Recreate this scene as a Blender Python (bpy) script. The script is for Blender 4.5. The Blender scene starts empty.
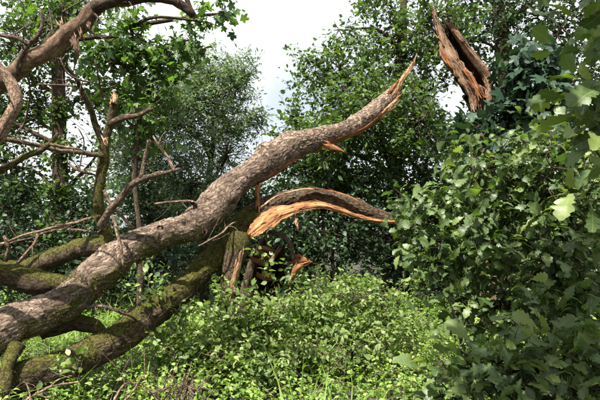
import bpy, math
import numpy as np
from mathutils import Matrix, Vector

# ------------------------------------------------------------------ camera, sky, sun, exposure
scene = bpy.context.scene
COL = scene.collection
R = math.radians
PITCH = R(3.0); CAMZ = 1.6; FPX = 576.0
cam_d = bpy.data.cameras.new('camera'); cam = bpy.data.objects.new('camera', cam_d); COL.objects.link(cam)
cam.location = (0, 0, CAMZ); cam.rotation_euler = (R(90) + PITCH, 0, 0)
cam_d.sensor_width = 36.0; cam_d.lens = FPX / 600.0 * 36.0
cam_d.clip_start = 0.05; cam_d.clip_end = 2000
scene.camera = cam

SUN_DIR = Vector((-0.27, -0.47, 0.84)).normalized()      # towards the sun
sun_d = bpy.data.lights.new('sun', 'SUN'); sun = bpy.data.objects.new('sun', sun_d); COL.objects.link(sun)
sun_d.energy = 5.0; sun_d.angle = R(0.55); sun_d.color = (1.0, 0.94, 0.84)
sun.location = (0, 0, 30); sun.rotation_euler = SUN_DIR.to_track_quat('Z', 'Y').to_euler()

world = bpy.data.worlds.new('World'); scene.world = world; world.use_nodes = True
wn, wl = world.node_tree.nodes, world.node_tree.links
wn.clear()
w_out = wn.new('ShaderNodeOutputWorld'); w_bg = wn.new('ShaderNodeBackground')
sky = wn.new('ShaderNodeTexSky'); sky.sky_type = 'NISHITA'; sky.sun_disc = False
sky.sun_elevation = math.asin(SUN_DIR.z); sky.sun_rotation = math.atan2(SUN_DIR.x, SUN_DIR.y)
sky.air_density = 1.0; sky.dust_density = 3.0; sky.ozone_density = 1.0
w_tc = wn.new('ShaderNodeTexCoord'); w_ns = wn.new('ShaderNodeTexNoise'); w_ns.inputs['Scale'].default_value = 2.2
w_ns.inputs['Detail'].default_value = 6.0
w_rp = wn.new('ShaderNodeValToRGB'); w_rp.color_ramp.elements[0].position = 0.33; w_rp.color_ramp.elements[1].position = 0.58
w_rp.color_ramp.elements[0].color = (0.30, 0.30, 0.30, 1); w_rp.color_ramp.elements[1].color = (0.96, 0.96, 0.96, 1)
w_mx = wn.new('ShaderNodeMixRGB'); w_mx.inputs['Color2'].default_value = (9.2, 9.4, 9.7, 1)   # thin bright cloud
wl.new(w_tc.outputs['Generated'], w_ns.inputs['Vector']); wl.new(w_ns.outputs['Fac'], w_rp.inputs['Fac'])
wl.new(w_rp.outputs['Color'], w_mx.inputs['Fac']); wl.new(sky.outputs['Color'], w_mx.inputs['Color1'])
wl.new(w_mx.outputs['Color'], w_bg.inputs['Color']); w_bg.inputs['Strength'].default_value = 0.052
wl.new(w_bg.outputs['Background'], w_out.inputs['Surface'])

scene.view_settings.view_transform = 'Standard'; scene.view_settings.look = 'None'
scene.view_settings.gamma = 1.0; scene.view_settings.use_curve_mapping = False
scene.view_settings.exposure = 1.65

# ------------------------------------------------------------------ maths helpers
rng = np.random.default_rng(11)
CP, SP = math.cos(PITCH), math.sin(PITCH)
def P(px, py, d):
    """pixel of the 600x400 picture at depth d (metres along the view axis) -> point"""
    x = (px - 300.0) / FPX * d; u = (200.0 - py) / FPX * d
    return np.array([x, d * CP - u * SP, CAMZ + d * SP + u * CP])
def project(p):
    p = np.asarray(p) - np.array([0, 0, CAMZ])
    d = p[..., 1] * CP + p[..., 2] * SP; u = -p[..., 1] * SP + p[..., 2] * CP
    d = np.where(np.abs(d) < 1e-3, 1e-3, d)
    return 300 + p[..., 0] / d * FPX, 200 - u / d * FPX, d
def nrm(v): return v / np.maximum(np.linalg.norm(v, axis=-1, keepdims=True), 1e-9)

_perm = np.random.default_rng(5).random(4096)
def vnoise(p):
    p = np.asarray(p, float); i = np.floor(p).astype(np.int64); f = p - i; f = f * f * (3 - 2 * f)
    def h(a, b, c): return _perm[(a * 73856093 ^ b * 19349663 ^ c * 83492791) & 4095]
    x, y, z = i[..., 0], i[..., 1], i[..., 2]; fx, fy, fz = f[..., 0], f[..., 1], f[..., 2]
    def lx(b, c): return h(x, b, c) * (1 - fx) + h(x + 1, b, c) * fx
    def ly(c): return lx(y, c) * (1 - fy) + lx(y + 1, c) * fy
    return (ly(z) * (1 - fz) + ly(z + 1) * fz) * 2 - 1
def fbm(p, o=4):
    s = 0; a = 1.0; t = 0; p = np.asarray(p, float)
    for k in range(o):
        s = s + a * vnoise(p * (2 ** k) + 17.3 * k); t += a; a *= 0.5
    return s / t
def worley(p):
    p = np.asarray(p, float); i = np.floor(p).astype(np.int64); f1 = np.full(p.shape[:-1], 9.0); f2 = f1.copy(); hid = np.zeros_like(f1)
    for dx in (-1, 0, 1):
        for dy in (-1, 0, 1):
            for dz_ in (-1, 0, 1):
                c = i + np.array([dx, dy, dz_]); k = c[..., 0] * 73856093 ^ c[..., 1] * 19349663 ^ c[..., 2] * 83492791
                pt = c + np.stack([_perm[k & 4095], _perm[(k * 7 + 13) & 4095], _perm[(k * 31 + 57) & 4095]], -1)
                d = np.linalg.norm(p - pt, axis=-1); n1 = d < f1
                f2 = np.where(n1, f1, np.minimum(f2, d)); hid = np.where(n1, _perm[(k * 3 + 5) & 4095], hid); f1 = np.where(n1, d, f1)
    return f2 - f1, hid
def resample(pts, n, extra=None):
    """Catmull-Rom through pts, n samples evenly in arc length"""
    pts = np.asarray(pts, float); ex = None if extra is None else np.asarray(extra, float).reshape(len(pts), -1)
    A = pts if ex is None else np.hstack([pts, ex])
    if len(A) == 2: A = np.vstack([A[0], A.mean(0), A[1]])
    Q = np.vstack([2 * A[0] - A[1], A, 2 * A[-1] - A[-2]]); out = []
    for k in range(1, len(Q) - 2):
        t = np.linspace(0, 1, 24, endpoint=False)[:, None]
        p0, p1, p2, p3 = Q[k - 1], Q[k], Q[k + 1], Q[k + 2]
        out.append(0.5 * (2 * p1 + (p2 - p0) * t + (2 * p0 - 5 * p1 + 4 * p2 - p3) * t ** 2 + (3 * p1 - p0 - 3 * p2 + p3) * t ** 3))
    out.append(A[-1:]); O = np.vstack(out)
    s = np.concatenate([[0], np.cumsum(np.linalg.norm(np.diff(O[:, :3], axis=0), axis=1))])
    q = np.linspace(0, s[-1], n)
    O2 = np.stack([np.interp(q, s, O[:, c]) for c in range(O.shape[1])], 1)
    return O2[:, :3], (None if ex is None else O2[:, 3:]), q

# ------------------------------------------------------------------ mesh / object helpers
def mesh_np(name, V, F, smooth=False, attrs=None):
    """V (n,3); F list of int arrays (m,3) or (m,4)"""
    if not isinstance(F, (list, tuple)): F = [F]
    F = [np.asarray(f, np.int32) for f in F if len(f)]
    me = bpy.data.meshes.new(name); V = np.asarray(V, np.float32)
    nl = sum(f.size for f in F); nf = sum(len(f) for f in F)
    me.vertices.add(len(V)); me.vertices.foreach_set('co', V.ravel())
    me.loops.add(nl); me.loops.foreach_set('vertex_index', np.concatenate([f.ravel() for f in F]))
    tot = np.concatenate([np.full(len(f), f.shape[1], np.int32) for f in F])
    st = np.concatenate([[0], np.cumsum(tot)[:-1]]).astype(np.int32)
    me.polygons.add(nf); me.polygons.foreach_set('loop_start', st); me.polygons.foreach_set('loop_total', tot)
    if smooth: me.polygons.foreach_set('use_smooth', np.ones(nf, bool))
    for k, (dom, typ, arr) in (attrs or {}).items():
        a = me.attributes.new(k, typ, dom)
        a.data.foreach_set('vector' if typ == 'FLOAT_VECTOR' else 'value', np.asarray(arr, np.float32).ravel())
    me.update(calc_edges=True); me.validate(); return me
BASE = {}
def thing(name, base, label, cat, group=None):
    o = bpy.data.objects.new(name, None); COL.objects.link(o); o.location = [float(c) for c in base]
    o.empty_display_size = 0.2; BASE[o.name] = np.array(base, float); tag(o, label, cat, group); return o
def tag(o, label=None, cat=None, group=None, kind=None):
    if label: o['label'] = label
    if cat: o['category'] = cat
    if group: o['group'] = group
    if kind: o['kind'] = kind
    return o
def obj(name, me, mat, parent=None, kind=None, label=None):
    """mesh is in world coordinates; it is moved into the coordinates of its thing"""
    o = bpy.data.objects.new(name, me); COL.objects.link(o)
    if mat is not None and not me.materials: me.materials.append(mat)
    if parent is not None:
        o.parent = parent
        root = parent
        while root.parent is not None: root = root.parent
        b = BASE[root.name]
        co = np.empty(len(me.vertices) * 3, np.float32); me.vertices.foreach_get('co', co)
        me.vertices.foreach_set('co', (co.reshape(-1, 3) - b.astype(np.float32)).ravel()); me.update()
    tag(o, label=label, kind=kind); return o

# ------------------------------------------------------------------ materials
def new_mat(name):
    m = bpy.data.materials.new(name); m.use_nodes = True; n = m.node_tree.nodes; l = m.node_tree.links
    b = n['Principled BSDF']; return m, n, l, b
def ramp(n, stops):
    r = n.new('ShaderNodeValToRGB'); e = r.color_ramp.elements
    while len(e) < len(stops): e.new(0.5)
    for k, (p, c) in enumerate(stops): e[k].position = p; e[k].color = (*c, 1)
    return r
def leaf_mat(name, dark, mid, light, trans=0.34, rough=0.5, spec=0.32, tcol=None, veins=False):
    m, n, l, b = new_mat(name)
    at = n.new('ShaderNodeAttribute'); at.attribute_name = 'var'
    rp = ramp(n, [(0.0, dark), (0.55, mid), (1.0, light)]); l.new(at.outputs['Fac'], rp.inputs['Fac'])
    geo = n.new('ShaderNodeNewGeometry')
    back = n.new('ShaderNodeMixRGB'); back.inputs['Color2'].default_value = (*[min(1, c * 1.25 + 0.025) for c in mid], 1)
    mul = n.new('ShaderNodeMath'); mul.operation = 'MULTIPLY'; mul.inputs[1].default_value = 0.55
    l.new(geo.outputs['Backfacing'], mul.inputs[0]); l.new(mul.outputs[0], back.inputs['Fac']); l.new(rp.outputs['Color'], back.inputs['Color1'])
    last = back.outputs['Color']
    if veins:
        lc = n.new('ShaderNodeAttribute'); lc.attribute_name = 'lco'; sx = n.new('ShaderNodeSeparateXYZ'); l.new(lc.outputs['Vector'], sx.inputs[0])
        def mth(op, a, b_=None, c_=None):
            q = n.new('ShaderNodeMath'); q.operation = op
            for k, v in enumerate((a, b_, c_)):
                if v is None: continue
                if isinstance(v, (int, float)): q.inputs[k].default_value = v
                else: l.new(v, q.inputs[k])
            return q.outputs[0]
        ab = mth('ABSOLUTE', sx.outputs['X']); mid_ = mth('LESS_THAN', ab, 0.012)
        fr_ = mth('FRACT', mth('MULTIPLY', mth('SUBTRACT', sx.outputs['Y'], mth('MULTIPLY', ab, 0.75)), 7.5)); sd = mth('MULTIPLY', mth('LESS_THAN', fr_, 0.09), 0.55)
        vm = n.new('ShaderNodeMixRGB'); vm.inputs['Color2'].default_value = (*[min(1, c * 1.2 + 0.02) for c in light], 1)
        l.new(mth('MULTIPLY', mth('MAXIMUM', mid_, sd), 0.6), vm.inputs['Fac']); l.new(last, vm.inputs['Color1']); last = vm.outputs['Color']
        bpn = n.new('ShaderNodeTexNoise'); bpn.inputs['Scale'].default_value = 9; l.new(lc.outputs['Vector'], bpn.inputs['Vector'])
        bmp = n.new('ShaderNodeBump'); bmp.inputs['Strength'].default_value = 0.12; bmp.inputs['Distance'].default_value = 0.01; l.new(bpn.outputs['Fac'], bmp.inputs['Height']); l.new(bmp.outputs['Normal'], b.inputs['Normal'])
    l.new(last, b.inputs['Base Color'])
    b.inputs['Roughness'].default_value = rough; b.inputs['Specular IOR Level'].default_value = spec
    tr = n.new('ShaderNodeBsdfTranslucent'); tm = n.new('ShaderNodeMixRGB'); tm.blend_type = 'MULTIPLY'; tm.inputs['Fac'].default_value = 1.0
    tm.inputs['Color2'].default_value = (*(tcol or (1.75, 1.9, 0.62)), 1); l.new(rp.outputs['Color'], tm.inputs['Color1']); l.new(tm.outputs['Color'], tr.inputs['Color'])
    mx = n.new('ShaderNodeMixShader'); mx.inputs['Fac'].default_value = trans
    l.new(b.outputs['BSDF'], mx.inputs[1]); l.new(tr.outputs['BSDF'], mx.inputs[2]); l.new(mx.outputs['Shader'], n['Material Output'].inputs['Surface'])
    return m
def bark_mat(name, c_dark, c_mid, c_light, moss=(0.068, 0.066, 0.015), scale=1.0, bump=0.9):
    m, n, l, b = new_mat(name)
    at = n.new('ShaderNodeAttribute'); at.attribute_name = 'tco'
    mp = n.new('ShaderNodeMapping'); mp.inputs['Scale'].default_value = (scale, scale, scale * 0.5); l.new(at.outputs['Vector'], mp.inputs['Vector'])
    n1 = n.new('ShaderNodeTexNoise'); n1.inputs['Scale'].default_value = 40; n1.inputs['Detail'].default_value = 8; n1.inputs['Roughness'].default_value = 0.68; n1.inputs['Distortion'].default_value = 0.0
    n2 = n.new('ShaderNodeTexNoise'); n2.inputs['Scale'].default_value = 5.0; n2.inputs['Detail'].default_value = 4
    vo = n.new('ShaderNodeTexVoronoi'); vo.feature = 'DISTANCE_TO_EDGE'; vo.inputs['Scale'].default_value = 34
    wp = n.new('ShaderNodeMixRGB'); wp.inputs['Fac'].default_value = 0.05
    l.new(mp.outputs['Vector'], n1.inputs['Vector']); l.new(mp.outputs['Vector'], n2.inputs['Vector'])
    l.new(mp.outputs['Vector'], wp.inputs['Color1']); l.new(n1.outputs['Color'], wp.inputs['Color2']); l.new(wp.outputs['Color'], vo.inputs['Vector'])
    rp = ramp(n, [(0.30, c_dark), (0.48, c_mid), (0.68, c_light)]); l.new(n1.outputs['Fac'], rp.inputs['Fac'])
    crk = ramp(n, [(0.0, (0.30, 0.27, 0.25)), (0.07, (1, 1, 1))]); l.new(vo.outputs['Distance'], crk.inputs['Fac'])
    mc = n.new('ShaderNodeMixRGB'); mc.blend_type = 'MULTIPLY'; mc.inputs['Fac'].default_value = 0.8; l.new(rp.outputs['Color'], mc.inputs['Color1']); l.new(crk.outputs['Color'], mc.inputs['Color2'])
    big = ramp(n, [(0.35, (0.62, 0.58, 0.55)), (0.62, (1.08, 1.04, 1.0))]); l.new(n2.outputs['Fac'], big.inputs['Fac'])
    vc = n.new('ShaderNodeTexVoronoi'); vc.inputs['Scale'].default_value = 34; l.new(wp.outputs['Color'], vc.inputs['Vector'])
    vr = ramp(n, [(0.0, (0.38, 0.35, 0.33)), (0.14, (0.80, 0.78, 0.76)), (0.7, (1.0, 1.0, 1.0)), (0.95, (1.22, 1.20, 1.17))]); sv = n.new('ShaderNodeSeparateColor'); l.new(vc.outputs['Color'], sv.inputs[0]); l.new(sv.outputs[0], vr.inputs['Fac'])
    mf = n.new('ShaderNodeMixRGB'); mf.blend_type = 'MULTIPLY'; mf.inputs['Fac'].default_value = 0.85; l.new(mc.outputs['Color'], mf.inputs['Color1']); l.new(vr.outputs['Color'], mf.inputs['Color2']); mc = mf
    mb = n.new('ShaderNodeMixRGB'); mb.blend_type = 'MULTIPLY'; mb.inputs['Fac'].default_value = 1; l.new(mc.outputs['Color'], mb.inputs['Color1']); l.new(big.outputs['Color'], mb.inputs['Color2'])
    ms = n.new('ShaderNodeAttribute'); ms.attribute_name = 'moss'
    ad = n.new('ShaderNodeMath'); ad.operation = 'ADD'; l.new(ms.outputs['Fac'], ad.inputs[0])
    nf = n.new('ShaderNodeMath'); nf.operation = 'MULTIPLY_ADD'; nf.inputs[1].default_value = 1.6; nf.inputs[2].default_value = -0.8; l.new(n1.outputs['Fac'], nf.inputs[0]); l.new(nf.outputs[0], ad.inputs[1])
    mr = ramp(n, [(0.42, (0, 0, 0)), (0.58, (1, 1, 1))]); l.new(ad.outputs[0], mr.inputs['Fac'])
    nm = n.new('ShaderNodeTexNoise'); nm.inputs['Scale'].default_value = 60; l.new(at.outputs['Vector'], nm.inputs['Vector'])
    mcol = ramp(n, [(0.3, tuple(c * 0.45 for c in moss)), (0.7, tuple(c * 1.5 for c in moss))]); l.new(nm.outputs['Fac'], mcol.inputs['Fac'])
    fm = n.new('ShaderNodeMixRGB'); l.new(mr.outputs['Color'], fm.inputs['Fac']); l.new(mb.outputs['Color'], fm.inputs['Color1']); l.new(mcol.outputs['Color'], fm.inputs['Color2'])
    l.new(fm.outputs['Color'], b.inputs['Base Color']); b.inputs['Roughness'].default_value = 0.9; b.inputs['Specular IOR Level'].default_value = 0.15
    hs = n.new('ShaderNodeMath'); hs.operation = 'MULTIPLY'; l.new(n1.outputs['Fac'], hs.inputs[0]); l.new(crk.outputs['Color'], hs.inputs[1])
    bp = n.new('ShaderNodeBump'); bp.inputs['Strength'].default_value = bump; bp.inputs['Distance'].default_value = 0.02; l.new(hs.outputs[0], bp.inputs['Height']); l.new(bp.outputs['Normal'], b.inputs['Normal'])
    return m
def wood_mat(name, c1, c2, c3, along=0.06):
    m, n, l, b = new_mat(name)
    at = n.new('ShaderNodeAttribute'); at.attribute_name = 'tco'
    mp = n.new('ShaderNodeMapping'); mp.inputs['Scale'].default_value = (1, 1, along); l.new(at.outputs['Vector'], mp.inputs['Vector'])
    n1 = n.new('ShaderNodeTexNoise'); n1.inputs['Scale'].default_value = 55; n1.inputs['Detail'].default_value = 6; n1.inputs['Roughness'].default_value = 0.62; n1.inputs['Distortion'].default_value = 0.3
    n2 = n.new('ShaderNodeTexNoise'); n2.inputs['Scale'].default_value = 7; n2.inputs['Detail'].default_value = 3; l.new(at.outputs['Vector'], n2.inputs['Vector'])
    l.new(mp.outputs['Vector'], n1.inputs['Vector'])
    rp = ramp(n, [(0.30, c1), (0.50, c2), (0.70, c3)]); l.new(n1.outputs['Fac'], rp.inputs['Fac'])
    big = ramp(n, [(0.36, (0.55, 0.47, 0.42)), (0.60, (1.1, 1.05, 1.0))]); l.new(n2.outputs['Fac'], big.inputs['Fac'])
    mb = n.new('ShaderNodeMixRGB'); mb.blend_type = 'MULTIPLY'; mb.inputs['Fac'].default_value = 1; l.new(rp.outputs['Color'], mb.inputs['Color1']); l.new(big.outputs['Color'], mb.inputs['Color2'])
    l.new(mb.outputs['Color'], b.inputs['Base Color']); b.inputs['Roughness'].default_value = 0.75; b.inputs['Specular IOR Level'].default_value = 0.2
    bp = n.new('ShaderNodeBump'); bp.inputs['Strength'].default_value = 0.7; bp.inputs['Distance'].default_value = 0.012; l.new(n1.outputs['Fac'], bp.inputs['Height']); l.new(bp.outputs['Normal'], b.inputs['Normal'])
    return m
M_BARK = bark_mat('oak_bark', (0.070, 0.050, 0.038), (0.185, 0.142, 0.112), (0.335, 0.28, 0.232))
M_BARKM = bark_mat('mossy_shaded_bark', (0.036, 0.027, 0.018), (0.082, 0.062, 0.042), (0.155, 0.12, 0.085))  # bark darkened to carry the lower trunk's shade as well as moss
M_DEAD = bark_mat('dead_bark', (0.06, 0.045, 0.035), (0.14, 0.105, 0.08), (0.28, 0.225, 0.18), scale=1.6)
M_PALE = bark_mat('pale_dead_bark', (0.11, 0.075, 0.055), (0.25, 0.175, 0.13), (0.42, 0.32, 0.25), scale=1.6)
M_RED = bark_mat('peeled_bark', (0.070, 0.046, 0.033), (0.145, 0.100, 0.070), (0.24, 0.178, 0.13), scale=0.9, bump=0.35)
M_TWIG = bark_mat('twig_bark', (0.035, 0.028, 0.02), (0.075, 0.058, 0.042), (0.14, 0.11, 0.085), scale=1.5)
M_WOOD = wood_mat('torn_wood', (0.135, 0.056, 0.022), (0.265, 0.130, 0.055), (0.36, 0.22, 0.115))
M_WOODR = wood_mat('torn_red_wood', (0.085, 0.034, 0.016), (0.20, 0.088, 0.038), (0.36, 0.19, 0.09))
M_WOODP = wood_mat('pale_splinter_wood', (0.17, 0.095, 0.05), (0.33, 0.215, 0.125), (0.46, 0.345, 0.235))
M_WOODSH = wood_mat('shaded_torn_wood', (0.085, 0.050, 0.032), (0.20, 0.130, 0.085), (0.34, 0.245, 0.17))  # duller torn wood, the snag's partial shade is in its colour
M_ROT_SHADE = wood_mat('rot_and_shade', (0.010, 0.006, 0.004), (0.028, 0.016, 0.010), (0.07, 0.042, 0.025))  # rotten wood darkened so the hollows look shaded
L_OAK = leaf_mat('oak_leaf', (0.030, 0.058, 0.017), (0.064, 0.108, 0.031), (0.155, 0.205, 0.058), trans=0.37, rough=0.48, spec=0.5, veins=True)
L_MID = leaf_mat('tree_leaf', (0.030, 0.060, 0.018), (0.060, 0.108, 0.030), (0.115, 0.17, 0.048), trans=0.36)
L_DARK_SHADE = leaf_mat('dark_shade_leaf', (0.014, 0.032, 0.015), (0.028, 0.058, 0.024), (0.055, 0.10, 0.035), trans=0.25)  # shade of the understorey is put into this darker leaf colour
L_MAPLE = leaf_mat('sycamore_leaf', (0.030, 0.064, 0.018), (0.062, 0.118, 0.028), (0.115, 0.18, 0.045), trans=0.46)
L_GREY = leaf_mat('sallow_leaf', (0.070, 0.112, 0.068), (0.125, 0.180, 0.108), (0.19, 0.245, 0.155), trans=0.36)
L_SYC_SHADE = leaf_mat('shaded_blue_green_leaf', (0.014, 0.034, 0.020), (0.026, 0.055, 0.032), (0.05, 0.088, 0.045), trans=0.2, rough=0.45)  # dark tone carries the shade on the snag's sycamore leaves
L_SHRUB = leaf_mat('shrub_leaf', (0.055, 0.100, 0.024), (0.140, 0.205, 0.056), (0.29, 0.34, 0.15), trans=0.38, rough=0.46, spec=0.4)
L_NETTLE = leaf_mat('nettle_leaf', (0.060, 0.115, 0.020), (0.145, 0.235, 0.045), (0.27, 0.36, 0.095), trans=0.38)
L_MOSS = leaf_mat('moss_leaf', (0.028, 0.028, 0.008), (0.062, 0.060, 0.014), (0.125, 0.112, 0.028), trans=0.25, rough=0.8, spec=0.1)
L_BROWN = leaf_mat('dry_leaf', (0.09, 0.05, 0.03), (0.17, 0.10, 0.06), (0.30, 0.20, 0.13), trans=0.15, rough=0.7)

# ------------------------------------------------------------------ wood builders
UP = np.array([0, 0, 1.0])
def frames(C, ref=UP):
    T = nrm(np.gradient(C, axis=0)); S = np.cross(T, ref)
    bad = np.linalg.norm(S, axis=1) < 0.25
    S = nrm(S)
    if bad.any():                                        # parallel transport for steep paths
        S = np.empty_like(T); s = np.cross(T[0], np.array([0, 1.0, 0.05])); s = s / np.linalg.norm(s)
        for k in range(len(T)):
            s = s - T[k] * s.dot(T[k]); s /= np.linalg.norm(s); S[k] = s
    return T, S, np.cross(S, T)
def tube(pts, rad, n=24, seg=None, disp=0.0, dscale=6.0, ridge=0.0, moss=None, bumps=(), flat_end=False, seed=0.0, kink=0.0):
    """tapered bent tube with real relief; angle 0 = top, 90 = towards the camera for a left-to-right path"""
    pts = np.asarray(pts, float); L = np.linalg.norm(np.diff(pts, axis=0), axis=1).sum()
    if seg is None: seg = max(4, int(L / 0.10))
    C, ex, q = resample(pts, seg + 1, rad); r = ex[:, 0]
    if kink:
        w = np.minimum(1, np.minimum(np.arange(seg + 1), np.arange(seg, -1, -1)) / 4.0)[:, None]
        kv = np.stack([fbm(np.stack([q * 5.5, q * 0 + 31.7 * c + seed * 3.1, q * 0], -1), 3) for c in range(3)], -1)
        C = C + kv * w * np.minimum(r * kink, 0.03)[:, None]
        r = r * (1 + 0.14 * min(1, kink) * fbm(np.stack([q * 9, q * 0 + 7.7 + seed, q * 0], -1), 2))
    T, S, N = frames(C)
    a = np.linspace(0, 2 * np.pi, n, endpoint=False)
    D = N[:, None] * np.cos(a)[None, :, None] + S[:, None] * np.sin(a)[None, :, None]
    tco = np.stack([np.cos(a)[None] * r[:, None], np.sin(a)[None] * r[:, None], np.repeat(q[:, None], n, 1)], -1) + seed
    rr = np.repeat(r[:, None], n, 1).copy()
    if disp: rr += disp * fbm(tco * np.array([dscale, dscale, dscale * 0.45]), 3)
    if ridge:
        w = tco * np.array([30, 30, 7.5]); w = w + 0.8 * np.stack([vnoise(tco * 9), vnoise(tco * 9 + 40), np.zeros_like(rr)], -1)
        e, hid = worley(w * np.array([1.25, 1.25, 2.2])); pl = np.clip(e * 3.5, 0, 1)                       # plates with cracks between
        lift = np.maximum(0, vnoise(tco * 3.1 + 9) + 0.1) * 1.5
        rr += ridge * (pl - 0.7) * 1.1 + ridge * (hid - 0.5) * (0.7 + lift) * pl + ridge * 0.7 * fbm(tco * np.array([80, 80, 40]), 2)
    for (bu, ba, br, bh) in bumps:                       # (0..1 along, angle in degrees, radius in m, height)
        da = np.angle(np.exp(1j * (a - R(ba))))[None] * r[:, None]; dz = (q - bu * q[-1])[:, None]
        rr += bh * np.exp(-(da ** 2 + dz ** 2) / br ** 2)
    V = C[:, None] + D * rr[..., None]
    k = np.arange(seg)[:, None] * n; j = np.arange(n)[None]; j2 = (j + 1) % n
    F = np.stack([k + j, k + j2, k + n + j2, k + n + j], -1).reshape(-1, 4)
    V = V.reshape(-1, 3); tc = tco.reshape(-1, 3)
    V = np.vstack([V, C[:1] - T[:1] * (0 if flat_end else r[0] * 0.3), C[-1:] + T[-1:] * (0 if flat_end else r[-1] * 0.5)]); tc = np.vstack([tc, tc[:1], tc[-1:]])
    n0 = len(V) - 2; jj = np.arange(n)
    caps = np.concatenate([np.stack([np.full(n, n0), (jj + 1) % n, jj], 1), np.stack([np.full(n, n0 + 1), seg * n + jj, seg * n + (jj + 1) % n], 1)])
    mo = np.zeros(len(V))
    if moss is not None:
        up = D[..., 2]; u = np.repeat((q / q[-1])[:, None], n, 1)
        mm = moss(u, up, np.repeat(np.degrees(a)[None], seg + 1, 0)) + 0.45 * fbm(tco * 7, 3); mo[:-2] = mm.reshape(-1)
    me = mesh_np('wood', V, [F[:, ::-1], caps[:, ::-1]], True, {'tco': ('POINT', 'FLOAT_VECTOR', tc), 'moss': ('POINT', 'FLOAT', mo)})
    info = dict(C=C, T=T, S=S, N=N, r=r, q=q, V=V[:-2], D=D.reshape(-1, 3), moss=mo[:-2])
    return me, info
def pxpath(rows):
    """rows (px, py, depth, width in px) -> points, radii in metres"""
    return np.array([P(a, b, d) for a, b, d, w in rows]), np.array([w * d / FPX / 2 for a, b, d, w in rows])
def loft(A, B, nu=40, nv=10, bulge=0.0, thick=0.04, amp=0.008, jag=None, seed=0.0, off=(0, 1, 0), ragged=0.16):
    """solid torn sheet between two edge curves (px,py,depth); grain runs along them, edges and ends are ragged"""
    nu = int(nu * 1.5); nv = int(nv * 2)
    A3, _, q = resample([P(*p) for p in A], nu); B3, _, _ = resample([P(*p) for p in B], nu)
    gl = np.random.default_rng(int(seed * 10) + 3); W = B3 - A3; wid = np.linalg.norm(W, axis=1).mean(); Lq = q[-1]
    def edge_noise(k):
        x = np.stack([q * 16, q * 0 + seed * 2.3 + k, q * 0], -1); z = fbm(x, 4)
        return (z + 0.5 * np.round(fbm(x * 0.6 + 3.1, 2) * 3) / 3)[:, None] * ragged
    v = np.linspace(0, 1, nv)[None, :, None]; G = A3[:, None] * (1 - v) + B3[:, None] * v
    G = G + (W * edge_noise(1.0))[:, None] * (1 - v) ** 5 + (W * edge_noise(9.0))[:, None] * v ** 5
    offv = np.array(off, float)
    G = G - offv * (bulge * np.sin(np.pi * v))
    tc = np.stack([np.repeat(v[..., 0] * wid, nu, 0), np.zeros((nu, nv)), np.repeat(q[:, None], nv, 1)], -1) + seed
    h = fbm(tc * np.array([75, 1, 1.2]), 3) * amp * 0.8 + fbm(tc * np.array([16, 1, 1.6]) + 5, 3) * amp * 0.8
    step = vnoise(np.floor(tc * np.array([70, 1, 0]) + 0.5) + np.floor(tc * np.array([0, 0, 5.0]) + fbm(tc * np.array([40, 1, 0]), 1)[..., None] * 2) * 3.7)
    G = G - offv * (h + step * amp * 0.7)[..., None]
    jl = min(0.30 * Lq, 0.14) if jag is None else jag
    if jl:                                               # strips of grain end at different lengths
        ng = max(2, nv // 2); grp = np.repeat(gl.uniform(-1.0, 0.45, ng), 2)[:nv] * jl; grp0 = np.repeat(gl.uniform(-1.0, 0.45, ng), 2)[:nv] * jl
        grp = np.resize(grp, nv); grp0 = np.resize(grp0, nv)
        tl = nrm(np.gradient(G, axis=0)); x = np.arange(nu) / (nu - 1.0)
        w = np.clip((x - 0.70) / 0.30, 0, 1)[:, None, None]; w2 = np.clip((0.30 - x) / 0.30, 0, 1)[:, None, None]
        G = G + tl * w * grp[None, :, None] - tl * w2 * grp0[None, :, None]
    edge = np.minimum(1, 3.0 * np.sin(np.pi * np.clip(v, 0.03, 0.97)))
    Bk = G + offv * thick * edge
    V = np.vstack([G.reshape(-1, 3), Bk.reshape(-1, 3)]); m = nu * nv
    i = np.arange(nu - 1)[:, None] * nv; j = np.arange(nv - 1)[None]
    F1 = np.stack([i + j, i + j + 1, i + nv + j + 1, i + nv + j], -1).reshape(-1, 4); F2 = F1[:, ::-1] + m
    bd = np.concatenate([np.arange(nv), np.arange(1, nu) * nv + nv - 1, (nu - 1) * nv + np.arange(nv - 2, -1, -1), np.arange(nu - 2, 0, -1) * nv])
    bn = np.roll(bd, -1); F3 = np.stack([bd, bd + m, bn + m, bn], 1)
    # slivers standing off the torn surface, along the grain
    nf = int(60 * Lq + 14); iu = gl.integers(1, nu - 1, nf); iv = np.where(gl.random(nf) < 0.6, gl.choice([0, 1, nv - 2, nv - 1], nf), gl.integers(0, nv, nf))
    tl = nrm(np.gradient(G, axis=0)); ln = gl.uniform(0.03, 0.16, nf)[:, None] * min(1.0, 0.35 + Lq); sg = gl.choice([-1, 1], nf)[:, None]
    p0 = G[iu, iv]; p1 = p0 + tl[iu, iv] * ln * sg - offv * ln * gl.uniform(0.0, 0.28, (nf, 1)) + gl.normal(size=(nf, 3)) * ln * 0.10
    wv = nrm(W[iu]) * gl.uniform(0.002, 0.007, (nf, 1)); SV = np.stack([p0 - wv, p0 + wv, p0 + offv * 0.006, p1], 1).reshape(-1, 3); k = 2 * m + np.arange(nf)[:, None] * 4
    FS = np.concatenate([k + [0, 1, 3], k + [1, 2, 3], k + [2, 0, 3]])
    tS = np.repeat(np.stack([gl.uniform(0, wid, nf), gl.uniform(0, 3, nf), q[iu]], 1), 4, 0) + seed
    sm = np.zeros(0)
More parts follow.
